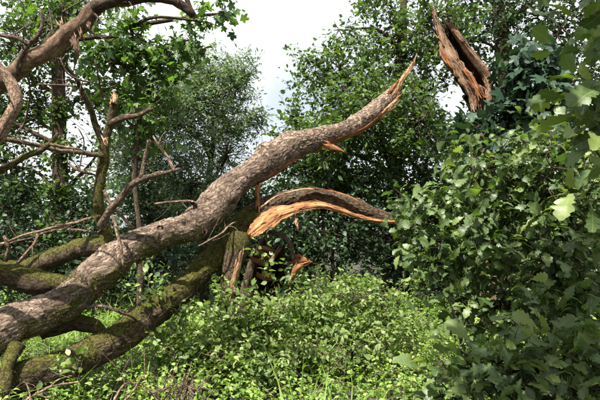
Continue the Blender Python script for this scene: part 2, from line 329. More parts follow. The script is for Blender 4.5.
    me = mesh_np('torn', np.vstack([V, SV]), [F1[:, ::-1], F2[:, ::-1], F3[:, ::-1], FS], False, {'tco': ('POINT', 'FLOAT_VECTOR', np.vstack([tc.reshape(-1, 3)] * 2 + [tS])), 'moss': ('POINT', 'FLOAT', np.full(2 * m + len(SV), -1.0))})
    return me
def sticks(P0, P1, r0, r1, bend=0.08, seg=3, ns=4, gen=rng):
    """many thin bent tapered twigs as one mesh"""
    P0 = np.asarray(P0, float); P1 = np.asarray(P1, float); m = len(P0); d = P1 - P0; Ln = np.linalg.norm(d, axis=1, keepdims=True); T = nrm(d)
    ref = nrm(gen.normal(size=(m, 3))); S = nrm(np.cross(T, ref)); N = np.cross(S, T)
    t = np.linspace(0, 1, seg + 1); bv = (S * gen.normal(size=(m, 1)) + N * gen.normal(size=(m, 1))) * Ln * bend
    C = P0[:, None] + d[:, None] * t[None, :, None] + bv[:, None] * np.sin(np.pi * t)[None, :, None]
    r = np.asarray(r0).reshape(-1, 1) * (1 - t)[None] + np.asarray(r1).reshape(-1, 1) * t[None]
    a = np.linspace(0, 2 * np.pi, ns, endpoint=False)
    D = S[:, None] * np.cos(a)[None, :, None] + N[:, None] * np.sin(a)[None, :, None]
    V = C[:, :, None] + D[:, None] * r[:, :, None, None]
    base = (np.arange(m) * (seg + 1) * ns)[:, None, None]; k = (np.arange(seg) * ns)[None, :, None]; j = np.arange(ns)[None, None]; j2 = (j + 1) % ns
    F = np.stack([base + k + j, base + k + j2, base + k + ns + j2, base + k + ns + j], -1).reshape(-1, 4)
    V = V.reshape(-1, 3)
    return mesh_np('twigs', V, F[:, ::-1], True, {'tco': ('POINT', 'FLOAT_VECTOR', V), 'moss': ('POINT', 'FLOAT', np.zeros(len(V)))})

# ------------------------------------------------------------------ leaves
def leaf_template(stations, fold=0.18, arch=0.12, lobes=False):
    """stations: (t along, half width); returns verts, tris for a leaf of length 1 growing along +y, face up +z"""
    V = []; F = []; rows = []
    for t, w in stations:
        z = -arch * (t - 0.35) ** 2 * 2
        if w <= 0.03 and t in (stations[0][0], stations[-1][0]): rows.append([len(V)] * 3); V.append((0, t, z))
        else: rows.append([len(V), len(V) + 1, len(V) + 2]); V += [(-w, t, z + fold * w), (0, t, z), (w, t, z + fold * w)]
    for a, b in zip(rows[:-1], rows[1:]):
        for f in ((a[0], a[1], b[1]), (a[0], b[1], b[0]), (a[1], a[2], b[2]), (a[1], b[2], b[1])):
            if len(set(f)) == 3: F.append(f)
    return np.array(V, float), np.array(F, np.int32)
def star_template():
    """five-lobed sycamore leaf, length 1"""
    half = [(8, .56), (15, .58), (27, .35), (36, .38), (50, .53), (60, .60), (69, .50), (78, .45), (90, .28), (104, .34), (120, .42), (136, .33), (156, .25)]
    pts = [(-a_, r_) for a_, r_ in half[::-1]] + [(0, .68)] + half
    V = [np.array([0, 0.3, 0.0])]
    for a_, r_ in pts: V.append((math.sin(R(a_)) * r_, 0.3 + math.cos(R(a_)) * r_, -0.30 * r_ * r_ + 0.10 * r_ * abs(math.sin(R(a_) * 2.5))))
    n_v = len(pts); F = [(0, k, k + 1) for k in range(1, n_v)] + [(0, n_v, 1)]
    return np.array(V, float), np.array([f[::-1] for f in F], np.int32)
T_SIMPLE = leaf_template([(0, 0.02), (0.45, 0.30), (1, 0.01)])
T_OVAL = leaf_template([(0, 0.02), (0.22, 0.24), (0.55, 0.31), (1, 0.02)])
T_LANCE = leaf_template([(0, 0.02), (0.3, 0.21), (0.65, 0.20), (1, 0.01)], fold=0.3, arch=0.4)
T_NARROW = leaf_template([(0, 0.02), (0.5, 0.16), (1, 0.01)], fold=0.1)
T_NETTLE = leaf_template([(0, 0.03), (0.25, 0.32), (0.6, 0.22), (1, 0.01)], fold=0.25, arch=0.3)
T_STAR = star_template()
def oak_template(g):
    nl = g.uniform(4.6, 5.4); st = [(0, .010), (.08, .014)]
    for t in np.linspace(0.13, 0.985, 24):
        u = (t - 0.1) / 0.9; env = 0.30 * (np.sin(np.pi * u ** 1.35) ** 0.75 * 0.9 + 0.10 * u) if u < 0.97 else 0.10
        lob = abs(math.sin(math.pi * nl * (u ** 0.95)))
        st.append((float(t), float(max(0.02, env * (0.52 + 0.48 * lob ** 0.7)) * g.uniform(0.95, 1.05))))
    st.append((1.0, 0.03))
    V, F = leaf_template(st, fold=g.uniform(-0.1, 0.35), arch=g.uniform(-0.1, 0.5))
    V = V.copy(); V[:, 1] += 0.35 * np.abs(V[:, 0])       # lobes sweep forward
    tw = g.uniform(-0.35, 0.35); V[:, 2] += tw * V[:, 0] * V[:, 1] + g.uniform(0.01, 0.03) * np.sin(V[:, 1] * 19 + g.uniform(0, 6)) * np.sign(V[:, 0]) * (np.abs(V[:, 0]) > 0.03)
    V[:, 0] += g.uniform(-0.12, 0.12) * V[:, 1] ** 2
    return V, F
_g = np.random.default_rng(3)
T_OAKS = [oak_template(_g) for _ in range(8)]
T_OAK_MID = leaf_template([(0, .012), (.10, .03), (.17, .11), (.24, .09), (.31, .19), (.38, .21), (.44, .13), (.52, .25), (.60, .27), (.66, .17), (.74, .25), (.83, .24), (.88, .16), (.95, .13), (1.0, .04)], fold=0.2, arch=0.35)
T_OAK_CROWN = leaf_template([(0, .02), (.32, .19), (.45, .12), (.68, .27), (1.0, .03)], fold=0.2, arch=0.3)
T_OAK_LOW = leaf_template([(0, .015), (.14, .03), (.32, .19), (.42, .11), (.58, .27), (.66, .17), (.82, .25), (1.0, .03)], fold=0.2, arch=0.3)

def leaf_frames(axis, normal):
    Y = nrm(axis); X = nrm(np.cross(Y, normal)); Z = np.cross(X, Y)
    return np.stack([X, Y, Z], -1)                       # columns
def leaf_mesh(tpl, pos, fr, size, var, lco=False):
    TV, TF = tpl; m = len(pos); k = len(TV)
    V = np.einsum('nij,kj->nki', fr, TV) * size[:, None, None] + pos[:, None]
    F = (TF[None] + (np.arange(m) * k)[:, None, None]).reshape(-1, 3)
    return mesh_np('leaves', V.reshape(-1, 3), F, False, {'var': ('FACE', 'FLOAT', np.repeat(var, len(TF))), **({'lco': ('POINT', 'FLOAT_VECTOR', np.tile(TV, (m, 1)))} if lco else {})})
def sprays(cent, outw, g, per=16, length=0.5, size=0.07, size_var=0.3, droop=0.35, flat=0.75, up=0.35, spread=1.0):
    """leafy twigs: from each centre a twig with leaves set along it"""
    m = len(cent)
    d = nrm(outw * 0.8 + g.normal(size=(m, 3)) * 0.55 + UP * up)
    Ln = length * g.uniform(0.6, 1.3, (m, 1)); p0 = cent - d * Ln * 0.5; p1 = cent + d * Ln * 0.5
    t = g.uniform(0.05, 1.0, (m, per, 1)); side = nrm(np.cross(d, UP + g.normal(size=(m, 3)) * 0.35))
    az = g.choice([-1, 1], (m, per, 1)) * side[:, None] + g.normal(size=(m, per, 3)) * 0.55
    ax = nrm(d[:, None] * g.uniform(0.1, 1.0, (m, per, 1)) + az * spread - UP * droop * g.uniform(0.2, 1.6, (m, per, 1)))
    pos = p0[:, None] + (p1 - p0)[:, None] * t + az * size * 0.35 * g.uniform(0, 1.5, (m, per, 1)) + g.normal(size=(m, per, 3)) * size * 0.5
    no = nrm(UP * flat + g.normal(size=(m, per, 3)) * 0.55 + d[:, None] * 0.15)
    sz = size * np.clip(1 + size_var * g.normal(size=(m, per)), 0.45, 1.8)
    tone = g.normal(size=(m, 1)) * 0.16
    var = np.clip(0.45 + tone + 0.22 * g.normal(size=(m, per)), 0, 1)
    return p0, p1, pos.reshape(-1, 3), leaf_frames(ax.reshape(-1, 3), no.reshape(-1, 3)), sz.reshape(-1), var.reshape(-1)
def blob_points(g, c, r, m, squash=(1, 1, 1), shell=0.42):
    d = nrm(g.normal(size=(m, 3))); rad = g.uniform(0, 1, (m, 1)) ** shell
    lump = 1 + 0.28 * fbm(d * 2.1 + np.asarray(c), 2)[:, None]
    off = d * rad * r * lump * np.array(squash); return c + off, nrm(off)
def foliage(parent, blobs, g, tpl, mat, trunk=None, bark=M_TWIG, density=1.0, per=16, length=0.5, size=0.07, name='foliage', twig_r=0.007, limb_r=0.05, squash=(1, 0.9, 1), pick=0, holes=(), **kw):
    """blobs: (centre, radius, clumps). trunk: polyline the limbs leave from. pick: how many leaves become single objects"""
    P0 = []; P1 = []; R0 = []; LP = []; LF = []; LS = []; LV = []
    tr = None if trunk is None else resample(trunk, 40)[0]
    for c, r, m in blobs:
        c = np.asarray(c, float); m = max(3, int(m * density)); pts, out = blob_points(g, c, r, m, squash)
        for hx, hy, hrx, hry in holes:                   # openings in the crown where the sky shows
            qx, qy, _ = project(pts); k_ = (((qx - hx) / hrx) ** 2 + ((qy - hy) / hry) ** 2 > 1) | (g.random(len(pts)) < 0.06); pts, out = pts[k_], out[k_]
        m = len(pts)
        if m < 2: continue
        p0, p1, pos, fr, sz, va = sprays(pts, out, g, per=per, length=length, size=size, **kw)
        P0.append(p0); P1.append(p1); R0.append(np.full(m, twig_r)); LP.append(pos); LF.append(fr); LS.append(sz); LV.append(va)
        if tr is not None:                               # one limb into the blob, side branches from it to the sprays
            low = tr[np.clip(np.argmin(np.linalg.norm(tr - (c - UP * r * 0.9), axis=1)), 4, 39)]
            mid = (low + c) / 2 + g.normal(size=3) * 0.10 * np.linalg.norm(c - low) + UP * 0.05 * r
            lp = np.array([low, mid, c, c + nrm(c - mid) * r * 0.45]); Ld = np.linalg.norm(c - low) + r
            lr = np.array([1.0, 0.72, 0.42, 0.12]) * limb_r * min(1.5, 0.4 + Ld * 0.22)
            me, info = tube(lp, lr, n=7, seg=14); obj('limb', me, bark, parent)
            sk = info['C'][5:]; nb = min(m, 70); sel = g.choice(m, nb, replace=False)
            a_ = sk[np.argmin(np.linalg.norm(sk[None] - (pts[sel] - out[sel] * r * 0.35)[:, None], axis=2), axis=1)]
            P0.append(a_); P1.append(p0[sel]); R0.append(np.full(nb, twig_r * 1.7))
    P0 = np.vstack(P0); P1 = np.vstack(P1); R0 = np.concatenate(R0)
    obj('twigs', sticks(P0, P1, R0, R0 * 0.35, gen=g, ns=3), bark, parent, kind='stuff')
    LP = np.vstack(LP); LF = np.vstack(LF); LS = np.concatenate(LS); LV = np.concatenate(LV)
    keep = LP[:, 2] > 0.02; LP, LF, LS, LV = LP[keep], LF[keep], LS[keep], LV[keep]
    if pick:
        px, py, d = project(LP); see = (px > -6) & (px < 606) & (py > -6) & (py < 406) & (d > 0.4)
        score = np.where(see, LS / np.maximum(d, 0.4), 0); idx = np.argsort(-score)[:pick]; idx = idx[score[idx] > 0]
        b = BASE[parent.name]
        for k in idx:
            me = OAK_MESH[int(g.integers(len(OAK_MESH)))]
            o = bpy.data.objects.new('leaf', me); COL.objects.link(o); o.parent = parent
            mt = Matrix(LF[k].tolist()).to_4x4(); s = float(LS[k])
            o.location = [float(v) for v in LP[k] - b]; o.rotation_euler = mt.to_euler(); o.scale = (s, s, s)
        m_ = np.ones(len(LP), bool); m_[idx] = False; LP, LF, LS, LV = LP[m_], LF[m_], LS[m_], LV[m_]
    obj(name, leaf_mesh(tpl, LP, LF, LS, LV, mat is L_OAK), mat, parent, kind='stuff')
OAK_MESH = []
for k_, (tv, tf) in enumerate(T_OAKS):
    for v_ in (0.15, 0.4, 0.6, 0.95):
        me_ = mesh_np('oak_leaf', tv, tf, True, {'var': ('FACE', 'FLOAT', np.full(len(tf), v_ + 0.03 * (k_ - 4))), 'lco': ('POINT', 'FLOAT_VECTOR', tv)}); me_.materials.append(L_OAK); OAK_MESH.append(me_)
def bl(px, py, d, rpx, m): return (P(px, py, d), rpx * d / FPX, m)
def ground_at(px, d): p = P(px, 200, d); return np.array([p[0], p[1], 0.0])

# ------------------------------------------------------------------ ground
def ground_h(x, y): return 0.06 * fbm(np.stack([x * 0.5, y * 0.5, x * 0], -1), 3)
g_xs = np.concatenate([[-600, -200, -60, -25], np.linspace(-14, 14, 113), [25, 60, 200, 600]]); g_ys = np.concatenate([[-400, -100, -30, -10], np.linspace(-4, 26, 121), [40, 80, 200, 600, 900]])
gx, gy = np.meshgrid(g_xs, g_ys, indexing='ij'); gz = np.where((np.abs(gx) < 16) & (gy < 28) & (gy > -6), ground_h(gx, gy), 0)
gi = np.arange(len(g_xs) - 1)[:, None] * len(g_ys); gj = np.arange(len(g_ys) - 1)[None]
gF = np.stack([gi + gj, gi + len(g_ys) + gj, gi + len(g_ys) + gj + 1, gi + gj + 1], -1).reshape(-1, 4)
M_SOIL, n_, l_, b_ = new_mat('woodland_soil')
t_ = n_.new('ShaderNodeTexCoord'); na = n_.new('ShaderNodeTexNoise'); na.inputs['Scale'].default_value = 3; na.inputs['Detail'].default_value = 10; l_.new(t_.outputs['Object'], na.inputs['Vector'])
ra = ramp(n_, [(0.3, (0.014, 0.011, 0.007)), (0.52, (0.030, 0.024, 0.014)), (0.72, (0.030, 0.042, 0.014))]); l_.new(na.outputs['Fac'], ra.inputs['Fac']); l_.new(ra.outputs['Color'], b_.inputs['Base Color'])
b_.inputs['Roughness'].default_value = 0.95
nb_ = n_.new('ShaderNodeBump'); nb_.inputs['Distance'].default_value = 0.05; l_.new(na.outputs['Fac'], nb_.inputs['Height']); l_.new(nb_.outputs['Normal'], b_.inputs['Normal'])
tag(obj('ground', mesh_np('ground', np.stack([gx, gy, gz], -1).reshape(-1, 3), gF, True), M_SOIL), 'dark woodland soil under the undergrowth', kind='structure')

# ------------------------------------------------------------------ the fallen oak
base = np.array([P(-60, 372, 4.7)[0], P(-60, 372, 4.7)[1], 0.0])
oak = thing('fallen_oak', base, 'big fallen oak with forked mossy trunk lying split open across the clearing', 'fallen tree')
def moss_none(u, up, a): return -0.6 + 0 * u
MOSS_SRC = []
# upper trunk
rows = [(-95, 392, 4.6, 62), (-40, 356, 4.9, 52), (10, 326, 5.1, 46), (60, 305, 5.35, 41), (100, 271, 5.6, 41), (135, 247, 5.8, 36), (165, 234, 5.95, 31), (196, 224, 6.1, 36), (217, 204, 6.3, 38), (232, 186, 6.45, 31), (252, 172, 6.65, 28), (272, 160, 6.85, 27), (292, 147, 7.0, 29), (316, 138, 7.2, 23), (345, 130, 7.45, 18), (366, 117, 7.65, 18.5), (384, 102, 7.8, 18), (395, 91, 7.9, 14), (400, 84, 7.95, 7)]
p_, r_ = pxpath(rows); r_ = r_ * np.where(p_[:, 0] < -1.0, 0.87, 0.93)
me, U = tube(p_, r_, n=110, seg=560, disp=0.026, dscale=5.0, ridge=0.0075, kink=0.15, seed=2.0,
             moss=lambda u, up, a: np.where(up < 0.1, 0.42, -0.25) * (u < 0.5) - 0.55 * (u >= 0.5) + 0.75 * np.exp(-((u - 0.24) / 0.05) ** 2) * (np.cos(np.radians(a)) > 0.45) + 0.2 * np.exp(-((u - 0.66) / 0.06) ** 2) * (up > 0.3),
             bumps=[(0.635, 10, 0.15, 0.085), (0.69, 0, 0.09, 0.035), (0.415, 60, 0.045, -0.07), (0.50, 115, 0.04, -0.09), (0.36, 35, 0.03, -0.05), (0.47, 80, 0.1, 0.03), (0.28, 100, 0.08, 0.02), (0.545, 60, 0.03, -0.05), (0.18, 50, 0.12, 0.025)])
trunk_up = obj('trunk', me, M_BARK, oak, label='pale flaky upper trunk rising to a splintered tip'); MOSS_SRC.append((U, 0.30))
for x0, y0, w_, h_, dd in ((219, 217, 4.5, 9, 6.10), (160, 227.5, 6, 4, 5.80), (193.5, 204, 5, 3.5, 6.0), (205, 233, 4, 5, 5.93)):
    obj('knot_hole_shade', loft([(x0 - w_ * 0.2, y0 - h_ / 2, dd), (x0 - w_ / 2, y0, dd), (x0 - w_ * 0.1, y0 + h_ / 2, dd)], [(x0 + w_ * 0.2, y0 - h_ / 2, dd), (x0 + w_ / 2, y0, dd), (x0 + w_ * 0.1, y0 + h_ / 2, dd)], 12, 5, -0.02, 0.12, 0.004, jag=0, seed=40 + x0 * 0.01), M_ROT_SHADE, trunk_up)  # solid dark patches stand in for the shade inside knot holes
# lower trunk running into the curved limb
rows = [(-90, 425, 4.5, 60), (-35, 402, 4.75, 50), (10, 381, 4.95, 44), (50, 367, 5.15, 42), (90, 349, 5.4, 40), (125, 330, 5.6, 37), (160, 304, 5.85, 35), (190, 281, 6.1, 31), (212, 260, 6.3, 32), (230, 242, 6.5, 33), (247, 224, 6.65, 29), (265, 209, 6.75, 23), (284, 200, 6.8, 19), (308, 196, 6.8, 17), (332, 200, 6.75, 16.5), (356, 207, 6.7, 15), (380, 216, 6.6, 12), (402, 222, 6.5, 9), (430, 236, 6.4, 6), (455, 262, 6.3, 3)]
p_, r_ = pxpath(rows); r_ = r_ * np.where(p_[:, 0] < -0.85, 0.78, 0.95); p_[2:7, 2] -= 0.035
me, W = tube(p_, r_, n=90, seg=480, disp=0.024, dscale=5.0, ridge=0.0075, kink=0.3, seed=7.0,
             moss=lambda u, up, a: np.where(u < 0.60, 0.34 + 0.42 * up + 0.35 * np.exp(-((u - 0.50) / 0.08) ** 2), -0.5 + 0.2 * up),
             bumps=[(0.49, 60, 0.10, 0.04), (0.30, 90, 0.12, 0.03), (0.44, 40, 0.05, -0.04), (0.80, 10, 0.06, 0.02)])
trunk_lo = obj('lower_trunk', me, M_BARKM, oak, label='mossy lower trunk bending into a curved torn limb'); MOSS_SRC.append((W, 0.36))

def branch(rows, mat=M_DEAD, n=9, parent=None, name='branch', moss=None, disp=0.010, ridge=0.003, seed=None, keep=None, seg=None, kink=1.5):
    p_, r_ = pxpath(rows); s = float(rng.uniform(0, 20)) if seed is None else seed
    L = np.linalg.norm(np.diff(p_, axis=0), axis=1).sum()
    me, info = tube(p_, r_, n=n, seg=seg or max(6, int(L / 0.045)), disp=min(disp, 0.25 * r_.mean()), dscale=9, ridge=min(ridge, 0.12 * r_.mean()), moss=moss, seed=s, kink=kink)
    if keep: MOSS_SRC.append((info, keep))
    if mat in (M_DEAD, M_PALE, M_TWIG) and parent is not None or name == 'side_branch': FINE.append(info)
    return obj(name, me, mat, parent or oak)
FINE = []
# mossy side limbs left of the trunk
mossy = lambda u, up, a: 0.34 + 0.6 * up
branch([(106, 244, 5.75, 20), (78, 250, 5.9, 19), (48, 261, 6.05, 19), (18, 270, 6.2, 21), (-20, 276, 6.35, 22), (-60, 296, 6.4, 22)], M_BARKM, 26, moss=mossy, disp=0.02, ridge=0.006, keep=0.3, name='mossy_limb')
branch([(72, 284, 5.6, 15), (50, 284, 5.6, 22), (25, 280, 5.55, 25), (0, 272, 5.5, 23), (-40, 268, 5.45, 24), (-90, 330, 5.2, 28)], M_BARKM, 26, moss=mossy, disp=0.02, ridge=0.006, keep=0.3, name='mossy_limb')
branch([(40, 332, 5.45, 17), (68, 322, 5.55, 17), (92, 326, 5.6, 14), (108, 337, 5.6, 8)], M_BARKM, 16, moss=mossy, disp=0.015, ridge=0.005, keep=0.2, name='mossy_limb')
branch([(18, 345, 5.0, 16), (8, 368, 4.85, 14), (4, 388, 4.75, 15), (-4, 420, 4.65, 13)], M_BARKM, 16, moss=mossy, disp=0.015, ridge=0.005, keep=0.3, name='buttress')
branch([(20, 312, 5.5, 12), (0, 316, 5.6, 16), (-40, 320, 5.7, 16)], M_BARKM, 14, moss=mossy, disp=0.012, keep=0.2, name='mossy_limb')
# hanging spur below the fork, its pale torn inner face
sp = branch([(236, 236, 6.36, 30), (235, 252, 6.28, 25), (232, 268, 6.22, 19), (229, 284, 6.18, 14), (227, 298, 6.15, 9), (226, 310, 6.13, 3)], M_BARKM, 20, moss=lambda u, up, a: 0.75 - 0.9 * u + 0 * up, disp=0.02, ridge=0.005, keep=0.2, name='hanging_spur')
obj('torn_face', loft([(236, 258, 6.07), (233.5, 272, 6.05), (231, 287, 6.05), (228.5, 306, 6.06)], [(243, 255, 6.1), (239.5, 271, 6.08), (235.5, 287, 6.07), (229.5, 308, 6.07)], 26, 6, 0.01, 0.05, 0.006, seed=1.0), M_WOODP, sp)
# torn orange face on the underside of the curved limb
tf = obj('torn_face', loft([(243, 240, 6.42), (250, 227, 6.43), (260, 215, 6.46), (271, 207, 6.50), (286, 205, 6.52), (303, 202, 6.58), (320, 202, 6.60), (336, 206, 6.58), (354, 213, 6.55), (374, 218.5, 6.50), (398, 221, 6.40)],
                           [(243, 246, 6.40), (252, 238.5, 6.36), (263, 233, 6.34), (274, 226, 6.38), (286, 218, 6.43), (300, 212, 6.48), (320, 208.5, 6.56), (336, 211.5, 6.55), (354, 217.5, 6.52), (374, 222, 6.47), (398, 224.5, 6.38)], 120, 22, 0.035, 0.10, 0.009, seed=3.0, ragged=0.10), M_WOOD, oak, label='bright orange torn face under the curved limb')
obj('limb_strip', loft([(262, 206, 6.5), (275, 196, 6.58), (290, 191, 6.62), (305, 188, 6.64), (318, 189, 6.64), (330, 192, 6.6)], [(263, 206.6, 6.49), (276, 197.4, 6.56), (290, 192.4, 6.58), (305, 189.3, 6.6), (318, 190.2, 6.6), (331, 192.8, 6.58)], 50, 5, 0.01, 0.05, 0.006, seed=5.0), M_WOODP, oak)  # pale strip stands in for the highlight along the limb's top
obj('limb_strip', loft([(318, 188, 6.62), (334, 191, 6.6), (350, 196, 6.56), (364, 204, 6.5)], [(318, 189, 6.6), (334, 192.3, 6.57), (350, 197.4, 6.53), (365, 205, 6.48)], 40, 5, 0.008, 0.04, 0.006, seed=6.0), M_WOODR, oak)
# strip of wood still joining limb and upper trunk
obj('limb_strip', loft([(255, 184, 6.55), (254.5, 192, 6.6), (256, 200, 6.6), (254, 211, 6.55)], [(263, 182, 6.6), (259.5, 191, 6.62), (260, 200, 6.62), (260, 210, 6.57)], 30, 8, 0.02, 0.05, 0.008, seed=8.0), M_WOODR, oak)
# torn underside of the upper trunk and its splintered tip
obj('torn_face', loft([(246, 186, 6.50), (258, 177, 6.60), (272, 168, 6.72), (288, 158, 6.85), (306, 150, 6.98), (326, 143, 7.14), (346, 135, 7.28), (364, 127, 7.48), (382, 113, 7.62), (396, 100, 7.76)],
                      [(246, 190, 6.56), (259, 184, 6.66), (274, 176, 6.78), (290, 165, 6.92), (306, 155, 7.06), (326, 146.5, 7.22), (346, 138.5, 7.38), (364, 131.5, 7.55), (383, 117.5, 7.7), (398, 101, 7.8)], 120, 14, 0.02, 0.09, 0.014, seed=11.0), M_WOODR, oak)
def splinter(A, B, mat=M_WOODP, nu=26, nv=7, seed=1.0, thick=0.05, parent=None, bulge=0.015, jag=None):
    return obj('splinter', loft(A, B, nu, nv, bulge, thick, 0.006, jag=jag, seed=seed), mat, parent or oak)
splinter([(386, 101, 7.74), (394, 86, 7.76), (403, 75, 7.8), (410, 65, 7.84), (415.6, 56, 7.86)], [(398, 98, 7.78), (402, 86, 7.8), (408.5, 75, 7.82), (413, 67, 7.85), (416, 56.5, 7.86)], M_WOODP, 34, 8, 12.0, 0.07)
splinter([(374, 117, 7.6), (384, 109, 7.66), (392, 102, 7.7), (399, 96, 7.74)], [(377, 124, 7.64), (387, 114, 7.68), (395, 106, 7.72), (400, 97.5, 7.75)], M_WOODP, 24, 7, 13.0, 0.05)
splinter([(322, 141, 7.1), (331, 143, 7.1), (339, 147.5, 7.08), (345, 152, 7.06)], [(318, 147, 7.1), (327, 148.5, 7.1), (337, 151, 7.08), (345.5, 152.6, 7.06)], M_WOODR, 20, 6, 14.0, 0.05)
splinter([(388, 92, 7.74), (393, 85, 7.75), (398, 80, 7.76)], [(391, 94, 7.75), (396, 87, 7.76), (399, 80.5, 7.77)], M_WOODR, 14, 5, 15.5, 0.05)
splinter([(293.5, 215, 6.5), (295, 223, 6.48), (298, 231, 6.46)], [(296, 214, 6.5), (298, 222, 6.48), (299, 231.5, 6.46)], M_WOODP, 14, 4, 16.0, 0.02)
# other half of the split trunk hanging behind: hollow end with torn wood
def hollow_end(parent):
    c0 = P(270, 262, 7.0); c1 = P(262, 280, 7.6); c2 = P(255, 300, 8.2); c3 = np.array([c2[0] - 0.2, c2[1] + 0.6, 0.15])
    n = 40; a = np.linspace(0, 2 * np.pi, n, endpoint=False); C, _, q = resample([c0, c1, c2, c3], 30)
    T, S, N = frames(C); out = []; tcs = []
    jag = 0.30 * fbm(np.stack([np.cos(a) * 4, np.sin(a) * 4, a * 0], -1), 4) + 0.16 * np.cos(a) - 0.10
    for rad, order in ((0.235, range(30)), (0.185, range(16))):
        ring = []
        for k in order:
            D = N[k] * np.cos(a)[:, None] + S[k] * np.sin(a)[:, None]; tc = np.stack([np.cos(a) * rad, np.sin(a) * rad, np.full(n, q[k])], -1)
            rr = rad * (1 + 0.16 * np.cos(2 * a + 0.6)) + 0.05 * fbm(tc * 7, 3) + (0.012 * vnoise(tc * np.array([30, 30, 8])))
            pt = C[k] + D * rr[:, None]
            if k < 9: pt = pt - T[k] * ((jag + 0.04)[:, None] * (1 - k / 9)) * 1.5
            ring.append(pt); tcs.append(tc)
        out.append(np.array(ring))
    V = np.vstack([out[0].reshape(-1, 3), out[1].reshape(-1, 3)]); m = 30 * n; j = np.arange(n); j2 = (j + 1) % n
    Fo = np.concatenate([np.stack([k * n + j, k * n + j2, (k + 1) * n + j2, (k + 1) * n + j], 1) for k in range(29)])
    Fi = np.concatenate([np.stack([m + k * n + j2, m + k * n + j, m + (k + 1) * n + j, m + (k + 1) * n + j2], 1) for k in range(15)])
    Fr = np.stack([j2, j, m + j, m + j2], 1)
    me = mesh_np('hollow', V, [Fo[:, ::-1], Fi[:, ::-1], Fr[:, ::-1]], True, {'tco': ('POINT', 'FLOAT_VECTOR', np.vstack(tcs)), 'moss': ('POINT', 'FLOAT', np.full(len(V), -0.3))})
    me.materials.append(M_BARKM); me.materials.append(M_ROT_SHADE)
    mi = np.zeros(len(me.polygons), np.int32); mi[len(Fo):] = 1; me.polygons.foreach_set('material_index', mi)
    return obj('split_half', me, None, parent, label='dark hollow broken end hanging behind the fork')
hz = hollow_end(oak)
splinter([(251, 249, 6.9), (262, 246, 6.86), (277, 250, 6.82)], [(252, 254, 6.92), (263, 252, 6.87), (279, 253, 6.84)], M_WOOD, 24, 5, 17.0, 0.06, hz, 0.03)
splinter([(256, 252, 6.94), (265, 252, 6.9), (274, 258, 6.86)], [(255, 259, 6.96), (265, 261, 6.92), (276, 263, 6.88)], M_WOODR, 24, 5, 17.4, 0.06, hz, 0.03)
splinter([(262, 262, 6.8), (270, 258, 6.78), (279, 246, 6.8)], [(264, 265, 6.8), (272, 262, 6.78), (282, 247, 6.8)], M_WOODSH, 22, 4, 17.8, 0.04, hz, 0.02)
splinter([(249, 256, 6.95), (258, 258, 6.9), (268, 262, 6.86)], [(250, 260, 6.95), (258, 264, 6.9), (268, 268, 6.86)], M_WOODR, 20, 6, 18.0, 0.06, hz, 0.015, 0.03)
splinter([(256, 272, 6.85), (263, 274, 6.82), (272, 272, 6.8)], [(257, 277, 6.85), (264, 281, 6.82), (274, 280, 6.8)], M_WOODR, 18, 6, 19.0, 0.06, hz, 0.015, 0.03)
splinter([(288, 283, 6.7), (291, 272, 6.66), (297, 265, 6.62), (308, 262, 6.6)], [(290, 284, 6.7), (296, 276, 6.66), (302, 269, 6.62), (311, 263, 6.6)], M_WOOD, 24, 7, 20.0, 0.04, hz, 0.03)
splinter([(289, 257, 6.72), (297, 255, 6.7), (306, 258, 6.66), (312, 262, 6.62)], [(290, 268, 6.72), (297, 264, 6.7), (305, 263, 6.66), (312, 263, 6.62)], M_WOODR, 20, 7, 21.0, 0.04, hz, 0.02)
# the curled strip of bark arching over the hollow
branch([(246, 241, 6.7), (256, 234, 6.7), (270, 231.5, 6.68), (283, 236, 6.66), (291, 247, 6.66), (293, 259, 6.68)] and [(246, 241, 6.7, 4), (256, 234, 6.7, 5), (270, 231.5, 6.68, 5), (283, 236, 6.66, 5), (291, 247, 6.66, 5), (293, 259, 6.68, 4)], M_DEAD, 8, parent=hz, name='curled_bark')

# dead upright branches on the upper trunk
vb = branch([(108, 250, 5.7, 14), (105, 234, 5.75, 12.5), (100, 205, 5.75, 11), (101, 180, 5.75, 10.5), (103, 155, 5.75, 11), (106, 135, 5.72, 10), (110, 117, 5.7, 8.5), (114.5, 100, 5.7, 8)], M_BARKM, 18, moss=lambda u, up, a: 0.62 - 0.25 * u + 0 * up, disp=0.014, ridge=0.005, keep=0.22, name='upright_branch')
branch([(104, 146, 5.74, 7), (98, 128, 5.7, 7), (91, 110, 5.65, 6.5), (84, 92, 5.6, 5.5), (76, 78, 5.5, 4.5), (66, 66, 5.4, 3), (58, 58, 5.3, 2)], M_BARKM, 12, moss=lambda u, up, a: 0.45 + 0 * u, name='side_branch', parent=vb)
branch([(108, 124, 5.7, 6.5), (122, 119, 5.65, 6), (138, 114.5, 5.6, 5), (153, 108.5, 5.55, 3)], M_DEAD, 9, name='side_branch', parent=vb)
obj('knot_wood', loft([(103, 138, 5.57), (105, 146, 5.56)], [(108, 138, 5.58), (107.5, 147, 5.57)], 10, 6, 0.015, 0.04, 0.004, seed=22.0), M_WOODP, vb)
splinter([(110, 104, 5.62), (112, 98, 5.63), (113, 93, 5.64)], [(116, 105, 5.64), (117, 99, 5.64), (115, 93, 5.64)], M_WOODP, 12, 5, 23.0, 0.05, vb)
db = branch([(101, 226, 5.62, 9), (109, 212, 5.55, 8), (121, 196, 5.5, 7.5), (132, 184, 5.45, 6.8), (142, 177, 5.4, 6.2), (158, 173, 5.35, 5), (170, 172, 5.3, 4.2), (180, 169, 5.25, 2.6)], M_DEAD, 12, name='upright_branch', disp=0.014)
branch([(141, 178, 5.4, 5.5), (144, 165, 5.4, 5), (147, 152, 5.38, 4.5), (149, 140, 5.36, 3.2)], M_DEAD, 9, name='side_branch', parent=db)
